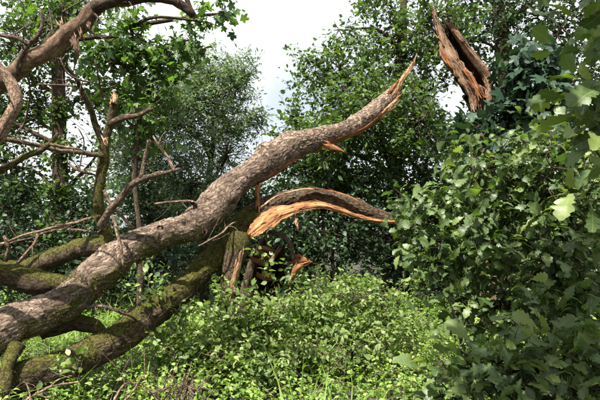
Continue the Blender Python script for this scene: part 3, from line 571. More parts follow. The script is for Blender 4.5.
branch([(175, 171, 5.27, 3.4), (168, 158, 5.3, 3), (160, 147, 5.32, 2.8), (153, 136, 5.34, 1.6)], M_PALE, 8, name='side_branch', parent=db)
branch([(112, 216, 5.5, 3.2), (117, 228, 5.4, 3.4), (121, 245, 5.35, 3.2), (123.5, 266, 5.32, 2.6)], M_PALE, 7, name='side_branch', parent=db)
branch([(104, 190, 5.6, 3), (112, 205, 5.6, 3.4), (122, 216, 5.62, 3.4), (133, 228, 5.68, 3)], M_PALE, 7, name='side_branch', parent=vb)
branch([(103, 225, 5.65, 3), (97, 232, 5.7, 2.5), (60, 229, 6.0, 2.2), (30, 238, 6.1, 2), (0, 246, 6.2, 2)], M_DEAD, 7, name='side_branch', parent=vb)
branch([(100, 216, 5.7, 3), (72, 223, 5.9, 3), (40, 231, 6.0, 2.8), (14, 239, 6.1, 2.5), (-20, 252, 6.2, 2.5)], M_PALE, 7, name='side_branch', parent=vb)
branch([(38, 234, 6.0, 2.6), (33, 246, 5.95, 3), (25, 255, 5.95, 3), (17, 264, 6.0, 3)], M_PALE, 7, name='side_branch', parent=oak)
branch([(4, 236, 5.9, 3), (8, 248, 5.9, 4), (5, 260, 5.95, 4), (8, 272, 6.0, 4)], M_PALE, 7, name='side_branch', parent=oak)
branch([(103, 156, 5.7, 4.5), (80, 153, 5.55, 5), (55, 150, 5.4, 5.5), (30, 145, 5.25, 5.5), (0, 140, 5.1, 5.5), (-40, 138, 4.95, 7), (-90, 180, 4.8, 12), (-115, 280, 4.7, 18), (-110, 370, 4.62, 22)], M_DEAD, 10, name='side_branch')
branch([(58, 133, 5.3, 4), (52, 141, 5.3, 5), (42, 148, 5.3, 6), (20, 159, 5.25, 6.5), (0, 169, 5.2, 7), (-40, 190, 5.1, 8), (-95, 250, 4.8, 10), (-110, 330, 4.7, 12)], M_BARKM, 12, moss=lambda u, up, a: 0.5 + 0 * u, name='side_branch')
branch([(50, 144, 5.28, 3), (64, 146, 5.3, 3), (78, 149, 5.32, 2.5)], M_PALE, 7, name='side_branch')
branch([(68, 163, 5.5, 2), (76, 169, 5.5, 3), (84, 172, 5.5, 3.2), (92, 174, 5.6, 2.8)], M_PALE, 7, name='side_branch')
branch([(155, 204, 6.3, 2), (170, 202, 6.3, 2.4), (191, 202, 6.28, 2.6), (202, 206, 6.2, 3)], M_PALE, 7, name='side_branch')
branch([(199, 246, 5.95, 2), (210, 240, 5.95, 2.2), (222, 233, 6.0, 2.2), (228, 226, 6.1, 2), (236, 222, 6.3, 1.8)], M_PALE, 7, name='side_branch')
branch([(88, 308, 5.35, 4), (100, 305, 5.28, 3.6), (114, 308, 5.25, 3.2), (127, 314, 5.3, 2.8), (137, 321, 5.4, 2.4)], M_DEAD, 7, name='side_branch')
# top left: peeled reddish branch that bends over into a dark one
tb = branch([(-112, 360, 4.62, 30), (-120, 270, 4.6, 24), (-95, 180, 4.55, 20), (-50, 118, 4.5, 19), (0, 84, 4.45, 18), (25, 66, 4.4, 17), (62, 42, 4.35, 17), (82, 24, 4.3, 17), (97, 7, 4.3, 15), (112, 2, 4.3, 11), (130, 0, 4.3, 10), (150, -2, 4.3, 10), (166, -1, 4.3, 9), (181, 6, 4.3, 8.5), (195, 17, 4.3, 6)], M_RED, 26, name='peeled_branch', disp=0.008, ridge=0.003, kink=0.5)
branch([(192, 14, 4.3, 6), (188, 4, 4.28, 5), (184, -12, 4.25, 5), (176, -40, 4.2, 4)], M_TWIG, 8, name='side_branch', parent=tb)
branch([(93, 8, 4.26, 12), (104, 4, 4.26, 13), (120, 0, 4.26, 11.5), (150, -3, 4.26, 10.6), (168, -2, 4.26, 9.6), (181, 5, 4.27, 9), (193, 15, 4.28, 7.5)], M_TWIG, 14, name='dark_bark', parent=tb, disp=0.012, ridge=0.005, kink=0.5)
splinter([(55, 24, 4.3), (60, 28, 4.3), (63, 36, 4.3)], [(62, 22, 4.3), (63, 28, 4.3), (66, 36, 4.3)], M_PALE, 10, 4, 24.0, 0.02, tb)
for k_, (ax, ay, bx_, by_) in enumerate([(73, 37, 76, 60), (79, 31, 84, 43), (70, 41, 67, 52), (87, 24, 92, 33), (75, 40, 74, 68), (94, 14, 99, 20)]):
    splinter([(ax, ay, 4.26), (ax + 1.5, (ay + by_) / 2, 4.22), (bx_, by_, 4.24)], [(ax + 3.5, ay - 2, 4.26), (ax + 4, (ay + by_) / 2, 4.24), (bx_ + 0.8, by_, 4.24)], M_RED, 14, 5, 25.0 + k_, 0.006, tb)
branch([(76, 40, 4.4, 3.5), (92, 38, 4.5, 4), (106, 37.5, 4.6, 3.6), (118, 37, 4.7, 3.2)], M_TWIG, 8, name='side_branch', parent=tb)
branch([(18, 76, 4.35, 5), (17, 62, 4.3, 5), (24, 48, 4.3, 5), (37, 39, 4.3, 4.5), (42, 25, 4.3, 3.5), (40, 8, 4.3, 3)], M_DEAD, 9, name='side_branch', parent=tb)
branch([(28, 45, 4.3, 4), (18, 38, 4.3, 4), (0, 33, 4.3, 4.5), (-30, 30, 4.3, 5)], M_DEAD, 9, name='side_branch', parent=tb)
branch([(-8, 58, 4.1, 9), (4, 75, 4.1, 11), (14, 89, 4.1, 11.5), (21, 101, 4.1, 11), (14, 113, 4.1, 11), (5, 126, 4.1, 11), (-6, 141, 4.12, 10), (-40, 150, 4.3, 11), (-85, 190, 4.5, 12)], M_PALE, 14, name='side_branch', parent=tb)
for rows in ([(60, 58, 4.9, 1.6), (68, 74, 4.95, 2), (80, 80, 5.0, 2.4), (92, 82, 5.1, 2)], [(38, 84, 5.0, 1.6), (58, 85, 5.05, 2), (76, 86, 5.1, 2)], [(50, 10, 4.6, 1.8), (52, 28, 4.6, 2), (47, 40, 4.5, 2.4)], [(62, 12, 4.6, 1.4), (72, 6, 4.6, 1.8), (84, 0, 4.6, 2)], [(78, 128, 5.4, 1.2), (84, 140, 5.45, 1.6), (82, 156, 5.5, 1.6), (79, 172, 5.5, 1.2)], [(24, 62, 4.6, 2), (30, 90, 4.8, 2), (26, 118, 5.0, 2), (15, 135, 5.2, 2)], [(95, 60, 5.2, 1.5), (99, 80, 5.3, 2), (103, 98, 5.5, 2.4)]):
    branch(rows, M_DEAD, 6, name='side_branch')
a0, a1, ra_ = [], [], []
for info in FINE:
    L_ = info['q'][-1]
    if info['C'][:, 0].max() < -4.2: continue
    for _ in range(int(2 + L_ * 5)):
        k_ = rng.integers(2, len(info['C']) - 1); d_ = nrm(rng.normal(size=3) + info['T'][k_] * 0.9 + UP * 0.2); ln = rng.uniform(0.06, 0.32); p0 = info['C'][k_]; p1 = p0 + d_ * ln
        if project(p0)[0] < -20: continue
        a0.append(p0); a1.append(p1); ra_.append(min(0.006, info['r'][k_] * 0.5))
        for _ in range(rng.integers(0, 3)):
            b0 = p0 + (p1 - p0) * rng.uniform(0.4, 0.9); a0.append(b0); a1.append(b0 + nrm(d_ + rng.normal(size=3) * 0.7) * ln * rng.uniform(0.3, 0.7)); ra_.append(0.0025)
obj('dead_twigs', sticks(a0, a1, np.array(ra_), np.array(ra_) * 0.3, bend=0.10, seg=4), M_DEAD, oak, kind='stuff')
# moss: tiny real tufts standing on the mossy bark
mv, md = [], []
for info, thr in MOSS_SRC:
    s_ = info['moss'] > thr; Vv, Dd = info['V'][s_], info['D'][s_]
    q_ = min(19000, len(Vv) * 5)
    if len(Vv):
        i_ = rng.integers(0, len(Vv), q_); mv.append(Vv[i_] + rng.normal(size=(q_, 3)) * 0.011); md.append(Dd[i_])
mv = np.vstack(mv); md = np.vstack(md)
ax_ = nrm(md + rng.normal(size=mv.shape) * 0.8)
obj('moss', leaf_mesh(T_SIMPLE, mv - md * 0.002, leaf_frames(ax_, nrm(rng.normal(size=mv.shape))), rng.uniform(0.006, 0.015, len(mv)), np.clip(rng.normal(0.42, 0.18, len(mv)) + 0.3 * vnoise(mv * 5), 0, 1)), L_MOSS, oak, kind='stuff')
# twigs and leaf sprays that still grow on the fallen trunk
fb = [bl(262, 256, 6.1, 9, 4), bl(266, 270, 6.1, 9, 4), bl(150, 272, 5.5, 16, 6), bl(138, 286, 5.5, 12, 4), bl(160, 290, 5.6, 10, 3), bl(60, 372, 4.7, 14, 5), bl(70, 362, 4.7, 8, 3)]
foliage(oak, fb, np.random.default_rng(31), T_OVAL, L_SHRUB, per=5, length=0.22, size=0.06, name='shoots', twig_r=0.003)

# ------------------------------------------------------------------ the standing snag on the right
sb = ground_at(487, 8.9)
snag = thing('broken_tree', sb, 'standing tree snapped off high up, ending in a split hollow of orange splinters', 'broken tree')
p_, r_ = pxpath([(487, 330, 8.9, 36), (486, 270, 8.9, 27), (485, 200, 8.9, 24), (483, 150, 8.85, 23), (482, 118, 8.85, 22), (480, 98, 8.85, 19), (476, 88, 8.9, 10)]); p_[0][2] = -0.05
me, SN = tube(p_, r_, n=30, seg=120, disp=0.02, dscale=6, ridge=0.008, seed=30.0, moss=moss_none); obj('trunk', me, M_RED, snag)
def dz(rows, d): return [(a, b, d) for a, b in rows]
LA = [(433.2, 10), (435.5, 25), (440, 44), (440, 56), (449, 66), (458, 79), (466, 92), (472, 112)]; LB = [(434.6, 11), (440, 24), (450, 42), (457, 53), (465, 65), (474, 78), (483, 92), (484, 112)]
RA = [(446.5, 20), (456, 37), (467, 54), (478, 70), (486, 86), (483, 108)]; RB = [(449.5, 21), (460, 34), (470, 46), (482, 61), (492, 77), (493, 110)]
obj('torn_plank', loft(dz(LA, 8.62), dz(LB, 8.66), 80, 14, 0.05, 0.10, 0.02, seed=31.0), M_WOODSH, snag)
obj('torn_plank', loft(dz(RA, 8.60), dz(RB, 8.54), 70, 9, 0.03, 0.10, 0.015, seed=32.0), M_WOODSH, snag)
obj('hollow', loft(dz([(446, 22), (448, 38), (456, 52), (464, 64), (473, 77), (482, 92)], 8.72), dz([(449, 22), (461, 38), (472, 53), (482, 68), (489, 84), (488, 96)], 8.68), 60, 16, -0.30, 0.06, 0.03, seed=33.0), M_ROT_SHADE, snag, label='rotten hollow between the torn planks, shade darkened into its colour')
obj('bark_shell', loft(dz([(434, 10), (440, 40), (441, 55), (450, 68), (464, 90), (472, 112)], 8.78), dz([(450, 24), (470, 48), (482, 63), (492, 80), (493, 95), (492, 112)], 8.74), 60, 20, -0.40, 0.05, 0.02, seed=34.0), M_BARKM, snag)
splinter(dz([(439, 50), (442, 58), (448, 66)], 8.58), dz([(446, 50), (450, 60), (454, 70)], 8.6), M_WOODR, 14, 6, 35.0, 0.06, snag)
splinter(dz([(441, 44), (437, 32), (434, 16), (432.8, 8)], 8.6), dz([(446, 44), (440.5, 30), (436, 16), (433.4, 8)], 8.6), M_WOODSH, 20, 5, 36.0, 0.05, snag)
splinter(dz([(462, 70), (470, 82), (478, 98)], 8.56), dz([(468, 70), (477, 82), (487, 98)], 8.56), M_WOODR, 20, 7, 37.0, 0.05, snag)
splinter(dz([(452, 26), (458, 30), (464, 38)], 8.54), dz([(451, 30), (457, 36), (463, 44)], 8.54), M_WOODSH, 12, 5, 38.0, 0.04, snag)
foliage(snag, [bl(526, 70, 8.3, 22, 18), bl(538, 100, 8.3, 26, 20), bl(513, 104, 8.3, 15, 11), bl(545, 60, 8.3, 18, 10), bl(510, 128, 8.3, 20, 14), bl(472, 130, 8.3, 13, 8)], np.random.default_rng(41), T_STAR, L_SYC_SHADE, trunk=SN['C'], per=12, length=0.4, size=0.17, name='foliage', droop=0.8, flat=0.5, up=0.0)

# ------------------------------------------------------------------ trees behind
def tree(name, label, x_px, d, trunk_rows, blobs, tpl, mat, seed, bark=M_TWIG, group='trees around the clearing', cat='tree', moss=None, **kw):
    b = ground_at(x_px, d); o = thing(name, b, label, cat, group); g = np.random.default_rng(seed)
    p_, r_ = pxpath([(a, y, dd, w) for a, y, dd, w in trunk_rows]); p_ = np.vstack([[b[0], b[1], -0.05], p_]); r_ = np.concatenate([[r_[0] * 1.25], r_])
    me, info = tube(p_, r_, n=14, disp=0.02, dscale=6, ridge=0.006, seed=float(seed), moss=moss); obj('trunk', me, bark, o)
    foliage(o, blobs, g, tpl, mat, trunk=info['C'], bark=bark, **kw); return o
tree('ivy_clad_tree', 'tall tree with straight ivy-clad trunk behind the fallen oak, at far left', 60, 11.0,
     [(60, 260, 11, 16), (60, 180, 11, 15), (59, 110, 11, 14), (58, 40, 11, 12), (56, -60, 11, 9), (54, -160, 11, 6)],
     [bl(20, 50, 11, 52, 105), bl(75, 20, 11.5, 55, 90), bl(-5, 110, 11.2, 36, 70), bl(10, 165, 11.2, 45, 80), bl(38, 105, 11.6, 38, 64), bl(95, 95, 11.8, 34, 44), bl(40, 20, 11.4, 46, 60), bl(60, 190, 10.9, 14, 26), bl(60, 150, 10.9, 12, 22), bl(60, 112, 10.9, 11, 18), bl(62, 235, 10.9, 16, 28), bl(100, 150, 11.6, 45, 34), bl(20, -60, 11, 90, 60), bl(120, -70, 11, 80, 50)],
     T_OVAL, L_MID, 51, M_TWIG, per=15, length=0.6, size=0.09)
tree('sycamore_tree', 'young sycamore with big bright green lobed leaves, above the dead branches', 140, 9.2,
     [(141, 250, 9.2, 6), (135, 180, 9.3, 5), (139, 110, 9.2, 4), (132, 60, 9.2, 3.4), (134, 0, 9.2, 2)],
     [bl(108, 62, 9.0, 30, 13), bl(138, 48, 9.2, 30, 13), bl(165, 50, 9.2, 24, 10), bl(120, 105, 9.2, 24, 10), bl(60, 12, 9.0, 34, 12), bl(150, 85, 9.2, 24, 12), bl(222, 14, 9.2, 18, 4), bl(130, 18, 9.2, 18, 4), bl(188, 40, 9.3, 18, 6), bl(145, 130, 9.4, 20, 8), bl(205, 22, 9.3, 14, 3)],
     T_STAR, L_MAPLE, 52, density=1.6, per=12, length=0.5, size=0.118, droop=0.9, flat=0.6)
tree('sallow_tree', 'grey-green small-leaved tree left of the open patch of sky', 205, 11.5,
     [(205, 250, 11.5, 8), (207, 200, 11.5, 7), (212, 150, 11.5, 5), (218, 100, 11.5, 3)],
     [bl(218, 105, 10.8, 42, 120), bl(178, 115, 10.6, 46, 140), bl(240, 78, 10.8, 24, 50), bl(155, 165, 10.6, 44, 80), bl(225, 155, 10.8, 38, 60), bl(200, 72, 10.8, 32, 60), bl(250, 118, 10.8, 18, 24), bl(190, 185, 10.6, 36, 80), bl(150, 110, 10.7, 32, 60), bl(132, 150, 10.7, 36, 70), bl(168, 88, 10.8, 28, 50)],
     T_NARROW, L_GREY, 53, per=48, length=0.55, size=0.072, flat=0.5, density=0.95)
tree('broad_leaved_tree', 'large mid-green broadleaved tree behind the splintered trunk tip', 392, 12.5,
     [(392, 250, 12.5, 18), (394, 180, 12.5, 16), (398, 110, 12.5, 13), (402, 40, 12.5, 9), (405, -40, 12.5, 5)],
     [bl(345, 75, 12, 42, 100), bl(395, 45, 12.3, 50, 120), bl(335, 130, 12, 40, 100), bl(380, 130, 12.2, 55, 150), bl(430, 90, 12.3, 45, 110), bl(296, 118, 12, 22, 24), bl(345, 30, 12.2, 26, 26), bl(312, 62, 12.2, 26, 28), bl(325, 12, 12.2, 20, 9), bl(290, 145, 12, 20, 24), bl(430, 20, 12.4, 50, 110), bl(370, -5, 12.4, 26, 26), bl(300, 165, 12, 34, 70), bl(345, 180, 12, 40, 100), bl(420, 170, 12, 50, 120), bl(370, 110, 10.8, 42, 90), bl(420, 120, 10.8, 40, 90), bl(325, 140, 10.9, 30, 50)],
     T_OVAL, L_MID, 54, per=17, length=0.6, size=0.09, holes=[(453, 100, 20, 26), (300, 12, 48, 40), (268, 80, 24, 60), (385, 25, 10, 8), (345, 48, 8, 7)])
tree('broad_leaved_tree', 'tall dark broadleaved tree with spreading limbs behind the orange snag', 515, 13.5,
     [(515, 250, 13.5, 22), (512, 150, 13.5, 20), (505, 60, 13.5, 17), (497, 0, 13.5, 14), (490, -80, 13.5, 9)],
     [bl(500, 10, 13.5, 55, 130), bl(560, 30, 13.2, 60, 150), bl(455, 40, 13.4, 36, 60), bl(540, 100, 13.2, 60, 150), bl(480, 130, 13.2, 50, 130), bl(595, 90, 13, 55, 110), bl(440, 130, 13.3, 34, 60), bl(480, -80, 13.5, 80, 80), bl(580, -60, 13.5, 80, 80), bl(590, 170, 13, 55, 110), bl(530, 180, 13, 50, 110)],
     T_OVAL, L_DARK_SHADE, 55, per=17, length=0.6, size=0.10, holes=[(453, 100, 20, 26), (466, 122, 12, 10), (548, 50, 14, 8), (540, 70, 8, 7), (420, 12, 12, 8)])
# understorey bushes closing the view under the crowns, shade put into their leaf colour
US = [('dense hazel bush behind the curved torn limb, deep in shade', 330, 10.2, 62, 205, 0), ('dark bush between the curved limb and the snag', 405, 10.4, 60, 215, 0), ('dark bush behind the grey-green tree, above the trunk bend', 240, 10.6, 48, 225, 1), ('shaded bush behind the dead upright branch', 150, 9.6, 50, 225, 0), ('shaded bush behind the mossy limbs', 80, 9.4, 46, 245, 1), ('dark bush at the far left edge under the ivy-clad tree', 10, 9.5, 52, 225, 0), ('dark bush behind the oak foliage at the right edge', 560, 9.5, 75, 230, 1), ('dark bush at the foot of the snapped tree', 470, 9.8, 56, 240, 0), ('low dark bush under the fork of the fallen oak', 285, 9.2, 42, 265, 1)]
for k_, (lab, x_, d_, r_px, y_, tp) in enumerate(US):
    d_ = d_ + 1.5
    b = ground_at(x_, d_); o = thing('bush', b, lab, 'bush', 'shaded bushes behind the fallen oak'); g = np.random.default_rng(70 + k_)
    c = P(x_, y_, d_); st = np.array([[b[0], b[1], -0.03], (b + c) / 2 + [0.05, 0, 0], c])
    me, info = tube(st, np.array([0.05, 0.035, 0.012]), n=8, seg=14); obj('stem', me, M_TWIG, o)
    bb = [(c, r_px * d_ / FPX, 120), (c + np.array([0.35, -0.1, -0.75]), r_px * d_ / FPX * 0.85, 90), (c + np.array([-0.45, -0.05, -0.6]), r_px * d_ / FPX * 0.8, 80), (c + np.array([0.1, 0.1, 0.55]), r_px * d_ / FPX * 0.6, 45)]
    foliage(o, bb, g, (T_OVAL, T_STAR)[0], L_DARK_SHADE, trunk=st, per=13, length=0.5, size=0.088, limb_r=0.025)
# a far wood that reads as one mass
g = np.random.default_rng(90); m_ = 2300
xs_ = g.uniform(-17, 17, m_); cz = g.uniform(0.1, 1, m_) ** 0.8 * (3.1 + 0.9 * fbm(np.stack([xs_ * 0.35, xs_ * 0, xs_ * 0], -1), 2)) ; ys_ = 19 + g.uniform(-1.8, 1.8, m_) + 0.02 * xs_ ** 2 * 0
p0, p1, lp, lf, ls, lv = sprays(np.stack([xs_, ys_, cz], -1), nrm(g.normal(size=(m_, 3)) - np.array([0, 0.6, 0])), g, per=18, length=0.9, size=0.17)
tag(obj('far_wood', leaf_mesh(T_SIMPLE, lp, lf, ls, lv), L_DARK_SHADE), 'dark far wood closing the view behind the trees', kind='stuff')

# ------------------------------------------------------------------ oak foliage on the right
# oak tree standing just outside the picture, its unseen crown spread overhead to shade the saplings and a spray hanging into the top right corner
ob = np.array([3.3, 2.3, 0.0])
ot = thing('oak_tree', ob, 'oak whose big close lobed leaves hang into the top right corner', 'tree', 'trees around the clearing')
tp_ = np.array([[3.3, 2.3, -0.05], [3.25, 2.3, 1.2], [3.1, 2.3, 2.6], [3.0, 2.2, 4.2], [2.9, 2.1, 6.0], [2.85, 2.0, 7.4]])
me, OT = tube(tp_, np.array([0.30, 0.24, 0.21, 0.17, 0.11, 0.05]), n=24, seg=90, disp=0.025, ridge=0.01, moss=moss_none, seed=50.0); obj('trunk', me, M_BARKM, ot)
foliage(ot, [(P(612, 30, 2.3), 0.17, 6), (P(610, 92, 2.15), 0.12, 5), (P(622, 150, 2.0), 0.12, 6), (P(604, 5, 2.6), 0.18, 5), (P(640, 100, 2.2), 0.22, 8)], np.random.default_rng(101), T_OAKS[2], L_OAK, trunk=OT['C'][:60], bark=M_DEAD, per=8, length=0.26, size=0.112, twig_r=0.004, limb_r=0.018, pick=140, droop=0.5, flat=0.55)
foliage(ot, [((0.45, 1.5, 4.35), 0.7, 90), ((0.95, 2.2, 4.3), 0.75, 100), ((1.3, 1.4, 4.5), 0.7, 90), ((1.75, 2.05, 4.5), 0.85, 90), ((2.5, 2.3, 4.4), 0.85, 90), ((3.35, 2.2, 4.7), 0.85, 80), ((3.7, 1.7, 5.4), 1.2, 130), ((3.2, 1.1, 6.0), 1.2, 120), ((4.3, 2.8, 5.0), 1.2, 110), ((2.6, 1.7, 5.7), 0.8, 70), ((4.1, 3.0, 4.2), 0.9, 80)], np.random.default_rng(102), T_OAK_CROWN, L_OAK, trunk=OT['C'], bark=M_DEAD, per=12, length=0.5, size=0.12, name='shade_crown', limb_r=0.06)

def oak_bush(label, base, stems, blobs, seed, pick, per=12, size=0.089, **kw):
    o = thing('oak_sapling', base, label, 'oak sapling', 'young oaks at the right'); g = np.random.default_rng(seed)
    tr = np.array(stems, float); me, info = tube(tr, np.linspace(0.035, 0.008, len(tr)), n=10, seg=40, disp=0.006); obj('stem', me, M_TWIG, o)
    foliage(o, blobs, g, T_OAK_MID, L_OAK, trunk=info['C'], bark=M_TWIG, density=0.8, per=per, length=0.34, size=size, twig_r=0.005, limb_r=0.022, pick=pick, **{'flat': 0.5, 'size_var': 0.38, **kw}); return o
b1 = ground_at(505, 4.9)
oak_bush('big leafy oak sapling filling the right half, its top catching the sun', b1, [b1 - [0, 0, 0.03], b1 + [0.0, 0, 0.7], P(505, 215, 4.9), P(510, 160, 4.9)],
         [bl(470, 190, 4.8, 38, 30), bl(500, 165, 4.8, 34, 28), bl(540, 185, 4.7, 46, 44), bl(430, 215, 4.9, 34, 24), bl(580, 200, 4.7, 46, 44), bl(480, 240, 4.7, 56, 60), bl(550, 255, 4.6, 62, 80), bl(438, 262, 4.8, 32, 22), bl(500, 305, 4.6, 52, 60), bl(590, 300, 4.5, 52, 60), bl(555, 150, 4.9, 28, 18), bl(460, 155, 4.9, 16, 7), bl(520, 140, 4.9, 14, 6), bl(412, 240, 5.0, 16, 8), bl(412, 208, 5.2, 11, 6), bl(460, 305, 4.7, 24, 12), bl(595, 150, 4.9, 36, 26)], 111, 300)
b2 = ground_at(520, 3.5)
oak_bush('low oak sapling with pale upper leaves in the bottom right corner', b2, [b2 - [0, 0, 0.03], b2 + [0.0, 0, 0.3], P(520, 395, 3.5), P(530, 350, 3.5)],
         [bl(500, 375, 3.5, 34, 16), bl(555, 365, 3.5, 44, 24), bl(590, 390, 3.4, 40, 20), bl(450, 392, 3.5, 28, 10), bl(530, 400, 3.4, 46, 24), bl(470, 365, 3.6, 20, 7), bl(590, 345, 3.6, 34, 16)], 112, 260, per=9, size=0.115, flat=0.95)
for rows in ([(448, 158, 4.6, 1.6), (455, 149, 4.6, 2.2), (464, 151, 4.6, 2.4), (472, 165, 4.65, 2.6), (480, 185, 4.7, 3)], [(462, 168, 4.6, 2), (475, 157, 4.6, 2.2), (492, 158, 4.65, 2)], [(474, 305, 4.3, 3), (490, 280, 4.35, 3), (502, 255, 4.4, 3), (512, 235, 4.5, 3)]):
    pass

# ------------------------------------------------------------------ shrubs and ground cover in the clearing
SH = [('leafy pale shrub directly under the hanging spur', 230, 6.05, 0.74), ('leafy shrub in front of the hollow broken end', 266, 6.15, 0.84), ('tall leafy shrub under the curved limb', 312, 6.5, 0.86), ('upright fresh green shrub right of the torn strip', 345, 6.7, 0.95), ('leafy shrub at the left edge of the big oak sapling', 382, 6.5, 0.95),
      ('small leafy shrub in front of the lower trunk', 192, 5.8, 0.50), ('leafy shrub low in the middle of the clearing', 300, 6.1, 0.38), ('leafy shrub in the middle right of the clearing', 352, 6.25, 0.42), ('small pale shrub between spur and middle of clearing', 250, 5.8, 0.38), ('low leafy shrub beside the lower trunk, left of the spur', 208, 6.0, 0.66)]
for k_, (lab, x_, d_, h_) in enumerate(SH):
    b = ground_at(x_, d_); o = thing('leafy_shrub', b, lab, 'shrub', 'shrubs under the fallen oak'); g = np.random.default_rng(130 + k_)
    c = b + [0, 0, h_ * 0.62]; st = np.array([b - [0, 0, 0.05], b + [0.03, 0.02, h_ * 0.4], b + [0, 0, h_ * 0.9]])
    me, info = tube(st, np.array([0.016, 0.012, 0.004]), n=7, seg=14); obj('stem', me, M_DEAD, o)
    rr = 0.30 + 0.14 * g.random(); fs = g.uniform(0.048, 0.072)
    bb = [(c, rr, 34), (c + [0.22, -0.1, -0.12], rr * 0.8, 22), (c + [-0.24, -0.05, -0.1], rr * 0.8, 22), (b + [0.02, 0, h_ * 0.9], rr * 0.45, 9), (b + [0.2 * g.normal(), 0, h_ * 0.8], rr * 0.4, 8)] + [(b + np.array([g.uniform(-0.45, 0.45), g.uniform(-0.35, 0.2), h_ * g.uniform(0.75, 1.2)]), 0.10, 3) for _ in range(7)]
    foliage(o, bb, g, T_OVAL if k_ % 2 else T_LANCE, L_SHRUB, trunk=st, bark=M_DEAD, per=13, length=0.3, size=fs, twig_r=0.003, limb_r=0.012, flat=0.45)
# nettles: nobody could count them
g = np.random.default_rng(150); m_ = 8000
nx = g.uniform(-1, 1, m_); ny = 2.6 + 15.0 * g.uniform(0, 1, m_) ** 1.35; nx = nx * (4.2 + 0.42 * ny)
patch = fbm(np.stack([nx * 0.8, ny * 0.8, nx * 0], -1), 3)
ok = (np.hypot(nx, ny) > 2.6) & (patch > -0.75)
nx, ny, patch = nx[ok], ny[ok], patch[ok]; m_ = len(nx); hN = (0.30 + 0.16 * patch + g.uniform(-0.08, 0.12, m_)) * np.where(ny < 3.6, 0.7, 1.0)
root = np.stack([nx, ny, ground_h(nx, ny) - 0.01], -1); tip = root + np.stack([g.normal(size=m_) * 0.07, g.normal(size=m_) * 0.07, hN], -1)
K = 12; t_ = np.linspace(0.25, 1.0, K)[None, :, None]; an = (np.arange(K) * 1.9 + np.arange(K) % 2 * math.pi)[None, :] + g.uniform(0, 6.3, (m_, 1))
lat = np.stack([np.cos(an), np.sin(an), an * 0], -1); ax_ = nrm(lat + UP * g.uniform(-0.35, 0.5, (m_, K, 1)) + g.normal(size=(m_, K, 3)) * 0.2)
lp = root[:, None] + (tip - root)[:, None] * t_ + lat * 0.012; no_ = nrm(UP + g.normal(size=(m_, K, 3)) * 0.35)
ls = (0.062 * g.uniform(0.7, 1.35, (m_, K)) * np.linspace(1.15, 0.6, K)[None])
lv = np.clip(0.5 + 0.4 * patch[:, None] + 0.2 * g.normal(size=(m_, K)) + np.linspace(-0.15, 0.2, K)[None], 0, 1)
near = np.repeat(ny < 6.6, K); fr_ = leaf_frames(ax_.reshape(-1, 3), no_.reshape(-1, 3)); lp = lp.reshape(-1, 3); ls = ls.reshape(-1); lv = lv.reshape(-1)
tag(obj('nettles', leaf_mesh(T_NETTLE, lp[near], fr_[near], ls[near], lv[near]), L_NETTLE), 'sunlit bright green nettles covering the open ground in front', kind='stuff')
tag(obj('nettles', leaf_mesh(T_SIMPLE, lp[~near], fr_[~near], ls[~near] * np.repeat(np.clip(1.1 + 0.12 * (ny - 6.6), 1.1, 2.2), K)[~near], lv[~near]), L_NETTLE), 'nettles growing behind the fallen trunks', kind='stuff')
tag(obj('nettle_stems', sticks(root, tip, np.full(m_, 0.003), np.full(m_, 0.0015), ns=3, seg=1, gen=g), M_NST if 'M_NST' in globals() else L_NETTLE), 'thin green stems among the nettle leaves', kind='stuff')
# dead brushwood in front
def brush(name, label, rows_list, mat, base_px, d):
    b = ground_at(base_px, d); o = thing(name, b, label, 'dead branch', 'dead brushwood in front of the fallen oak')
    for rows in rows_list: branch(rows, mat, 7, parent=o, name='branch', disp=0.008, kink=2.2)
    return o
g = np.random.default_rng(180); rows_b = [[(176 + 7 * k, 420, 3.9, 6), (180 + 5 * k, 398, 3.95, 5.5), (184 + 4 * k, 384 + 3 * (k % 2), 4.0, 4.5), (185 + 4 * k, 373 + 5 * (k % 2), 4.0, 2)] for k in range(3)]
for k in range(34):
    x0 = g.uniform(150, 205); y0 = g.uniform(388, 415); a_ = g.uniform(-1.25, 1.25); L = g.uniform(12, 40); d0 = g.uniform(3.8, 4.15); w = g.uniform(1.0, 2.6); b_ = a_ + g.normal() * 0.5
    xm, ym = x0 + math.sin(a_) * L * 0.55, y0 - math.cos(a_) * L * 0.45; rows_b.append([(x0, y0, d0, w), (xm, ym, d0 + g.uniform(-0.06, 0.06), w * 0.8), (xm + math.sin(b_) * L * 0.45, ym - math.cos(b_) * L * 0.35, d0 + g.uniform(-0.1, 0.1), w * 0.3)])
brush('dead_branch', 'grey-brown clump of dead twigs at the bottom edge of the clearing', rows_b, M_DEAD, 185, 3.95)
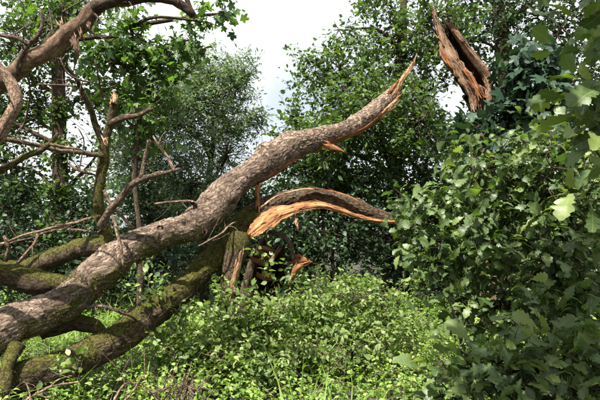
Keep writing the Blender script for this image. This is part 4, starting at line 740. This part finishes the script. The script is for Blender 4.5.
brush('dead_branch', 'pale dead branch lying low beside the foot of the fallen oak', [[(22, 402, 4.4, 2.6), (38, 393, 4.45, 2.8), (52, 386, 4.5, 2.6), (66, 384, 4.5, 2.2), (82, 381, 4.5, 1)], [(50, 387, 4.5, 1.8), (58, 380, 4.5, 1.6), (70, 376, 4.5, 0.8)], [(30, 412, 4.3, 2.4), (31, 396, 4.4, 2), (26, 383, 4.45, 1)], [(36, 394, 4.45, 1.4), (48, 397, 4.4, 1.2), (60, 394, 4.4, 0.7)]], M_PALE, 45, 4.4)
brush('dead_branch', 'thin dry stalks among the nettles by the lower trunk', [[(110, 412, 4.2, 3), (118, 392, 4.25, 2.5), (128, 382, 4.3, 2.5), (137, 386, 4.3, 2)], [(120, 405, 4.2, 2.5), (131, 394, 4.25, 2), (142, 376, 4.3, 2)]], M_PALE, 118, 4.25)

g = np.random.default_rng(160); m_ = 4200
nx = g.uniform(-5, 5, m_); ny = 2.8 + 6.5 * g.uniform(0, 1, m_); ok = fbm(np.stack([nx * 1.1, ny * 1.1, nx * 0 + 4], -1), 2) > 0.05; nx, ny = nx[ok], ny[ok]; m_ = len(nx)
root = np.stack([nx, ny, ground_h(nx, ny) - 0.01], -1); ax_ = nrm(np.stack([g.normal(size=m_) * 0.45, g.normal(size=m_) * 0.45, np.ones(m_)], -1))
T_BLADE = leaf_template([(0, .010), (.35, .012), (.7, .009), (1, .001)], fold=0.3, arch=0.9)
tag(obj('grass', leaf_mesh(T_BLADE, root, leaf_frames(ax_, nrm(g.normal(size=(m_, 3)))), g.uniform(0.3, 0.62, m_), np.clip(g.normal(0.6, 0.25, m_), 0, 1)), L_NETTLE), 'thin grass blades standing among the nettles', kind='stuff')
m_ = 260; nx = g.uniform(-3, 3, m_); ny = g.uniform(3.4, 8, m_); root = np.stack([nx, ny, ground_h(nx, ny) - 0.01], -1)
tip = root + np.stack([g.normal(size=m_) * 0.3, g.normal(size=m_) * 0.3, g.uniform(0.15, 0.6, m_)], -1)
tag(obj('dry_stalks', sticks(root, tip, np.full(m_, 0.005), np.full(m_, 0.002), gen=g, bend=0.15, seg=5), M_PALE), 'thin dry brown stalks scattered through the undergrowth', kind='stuff')
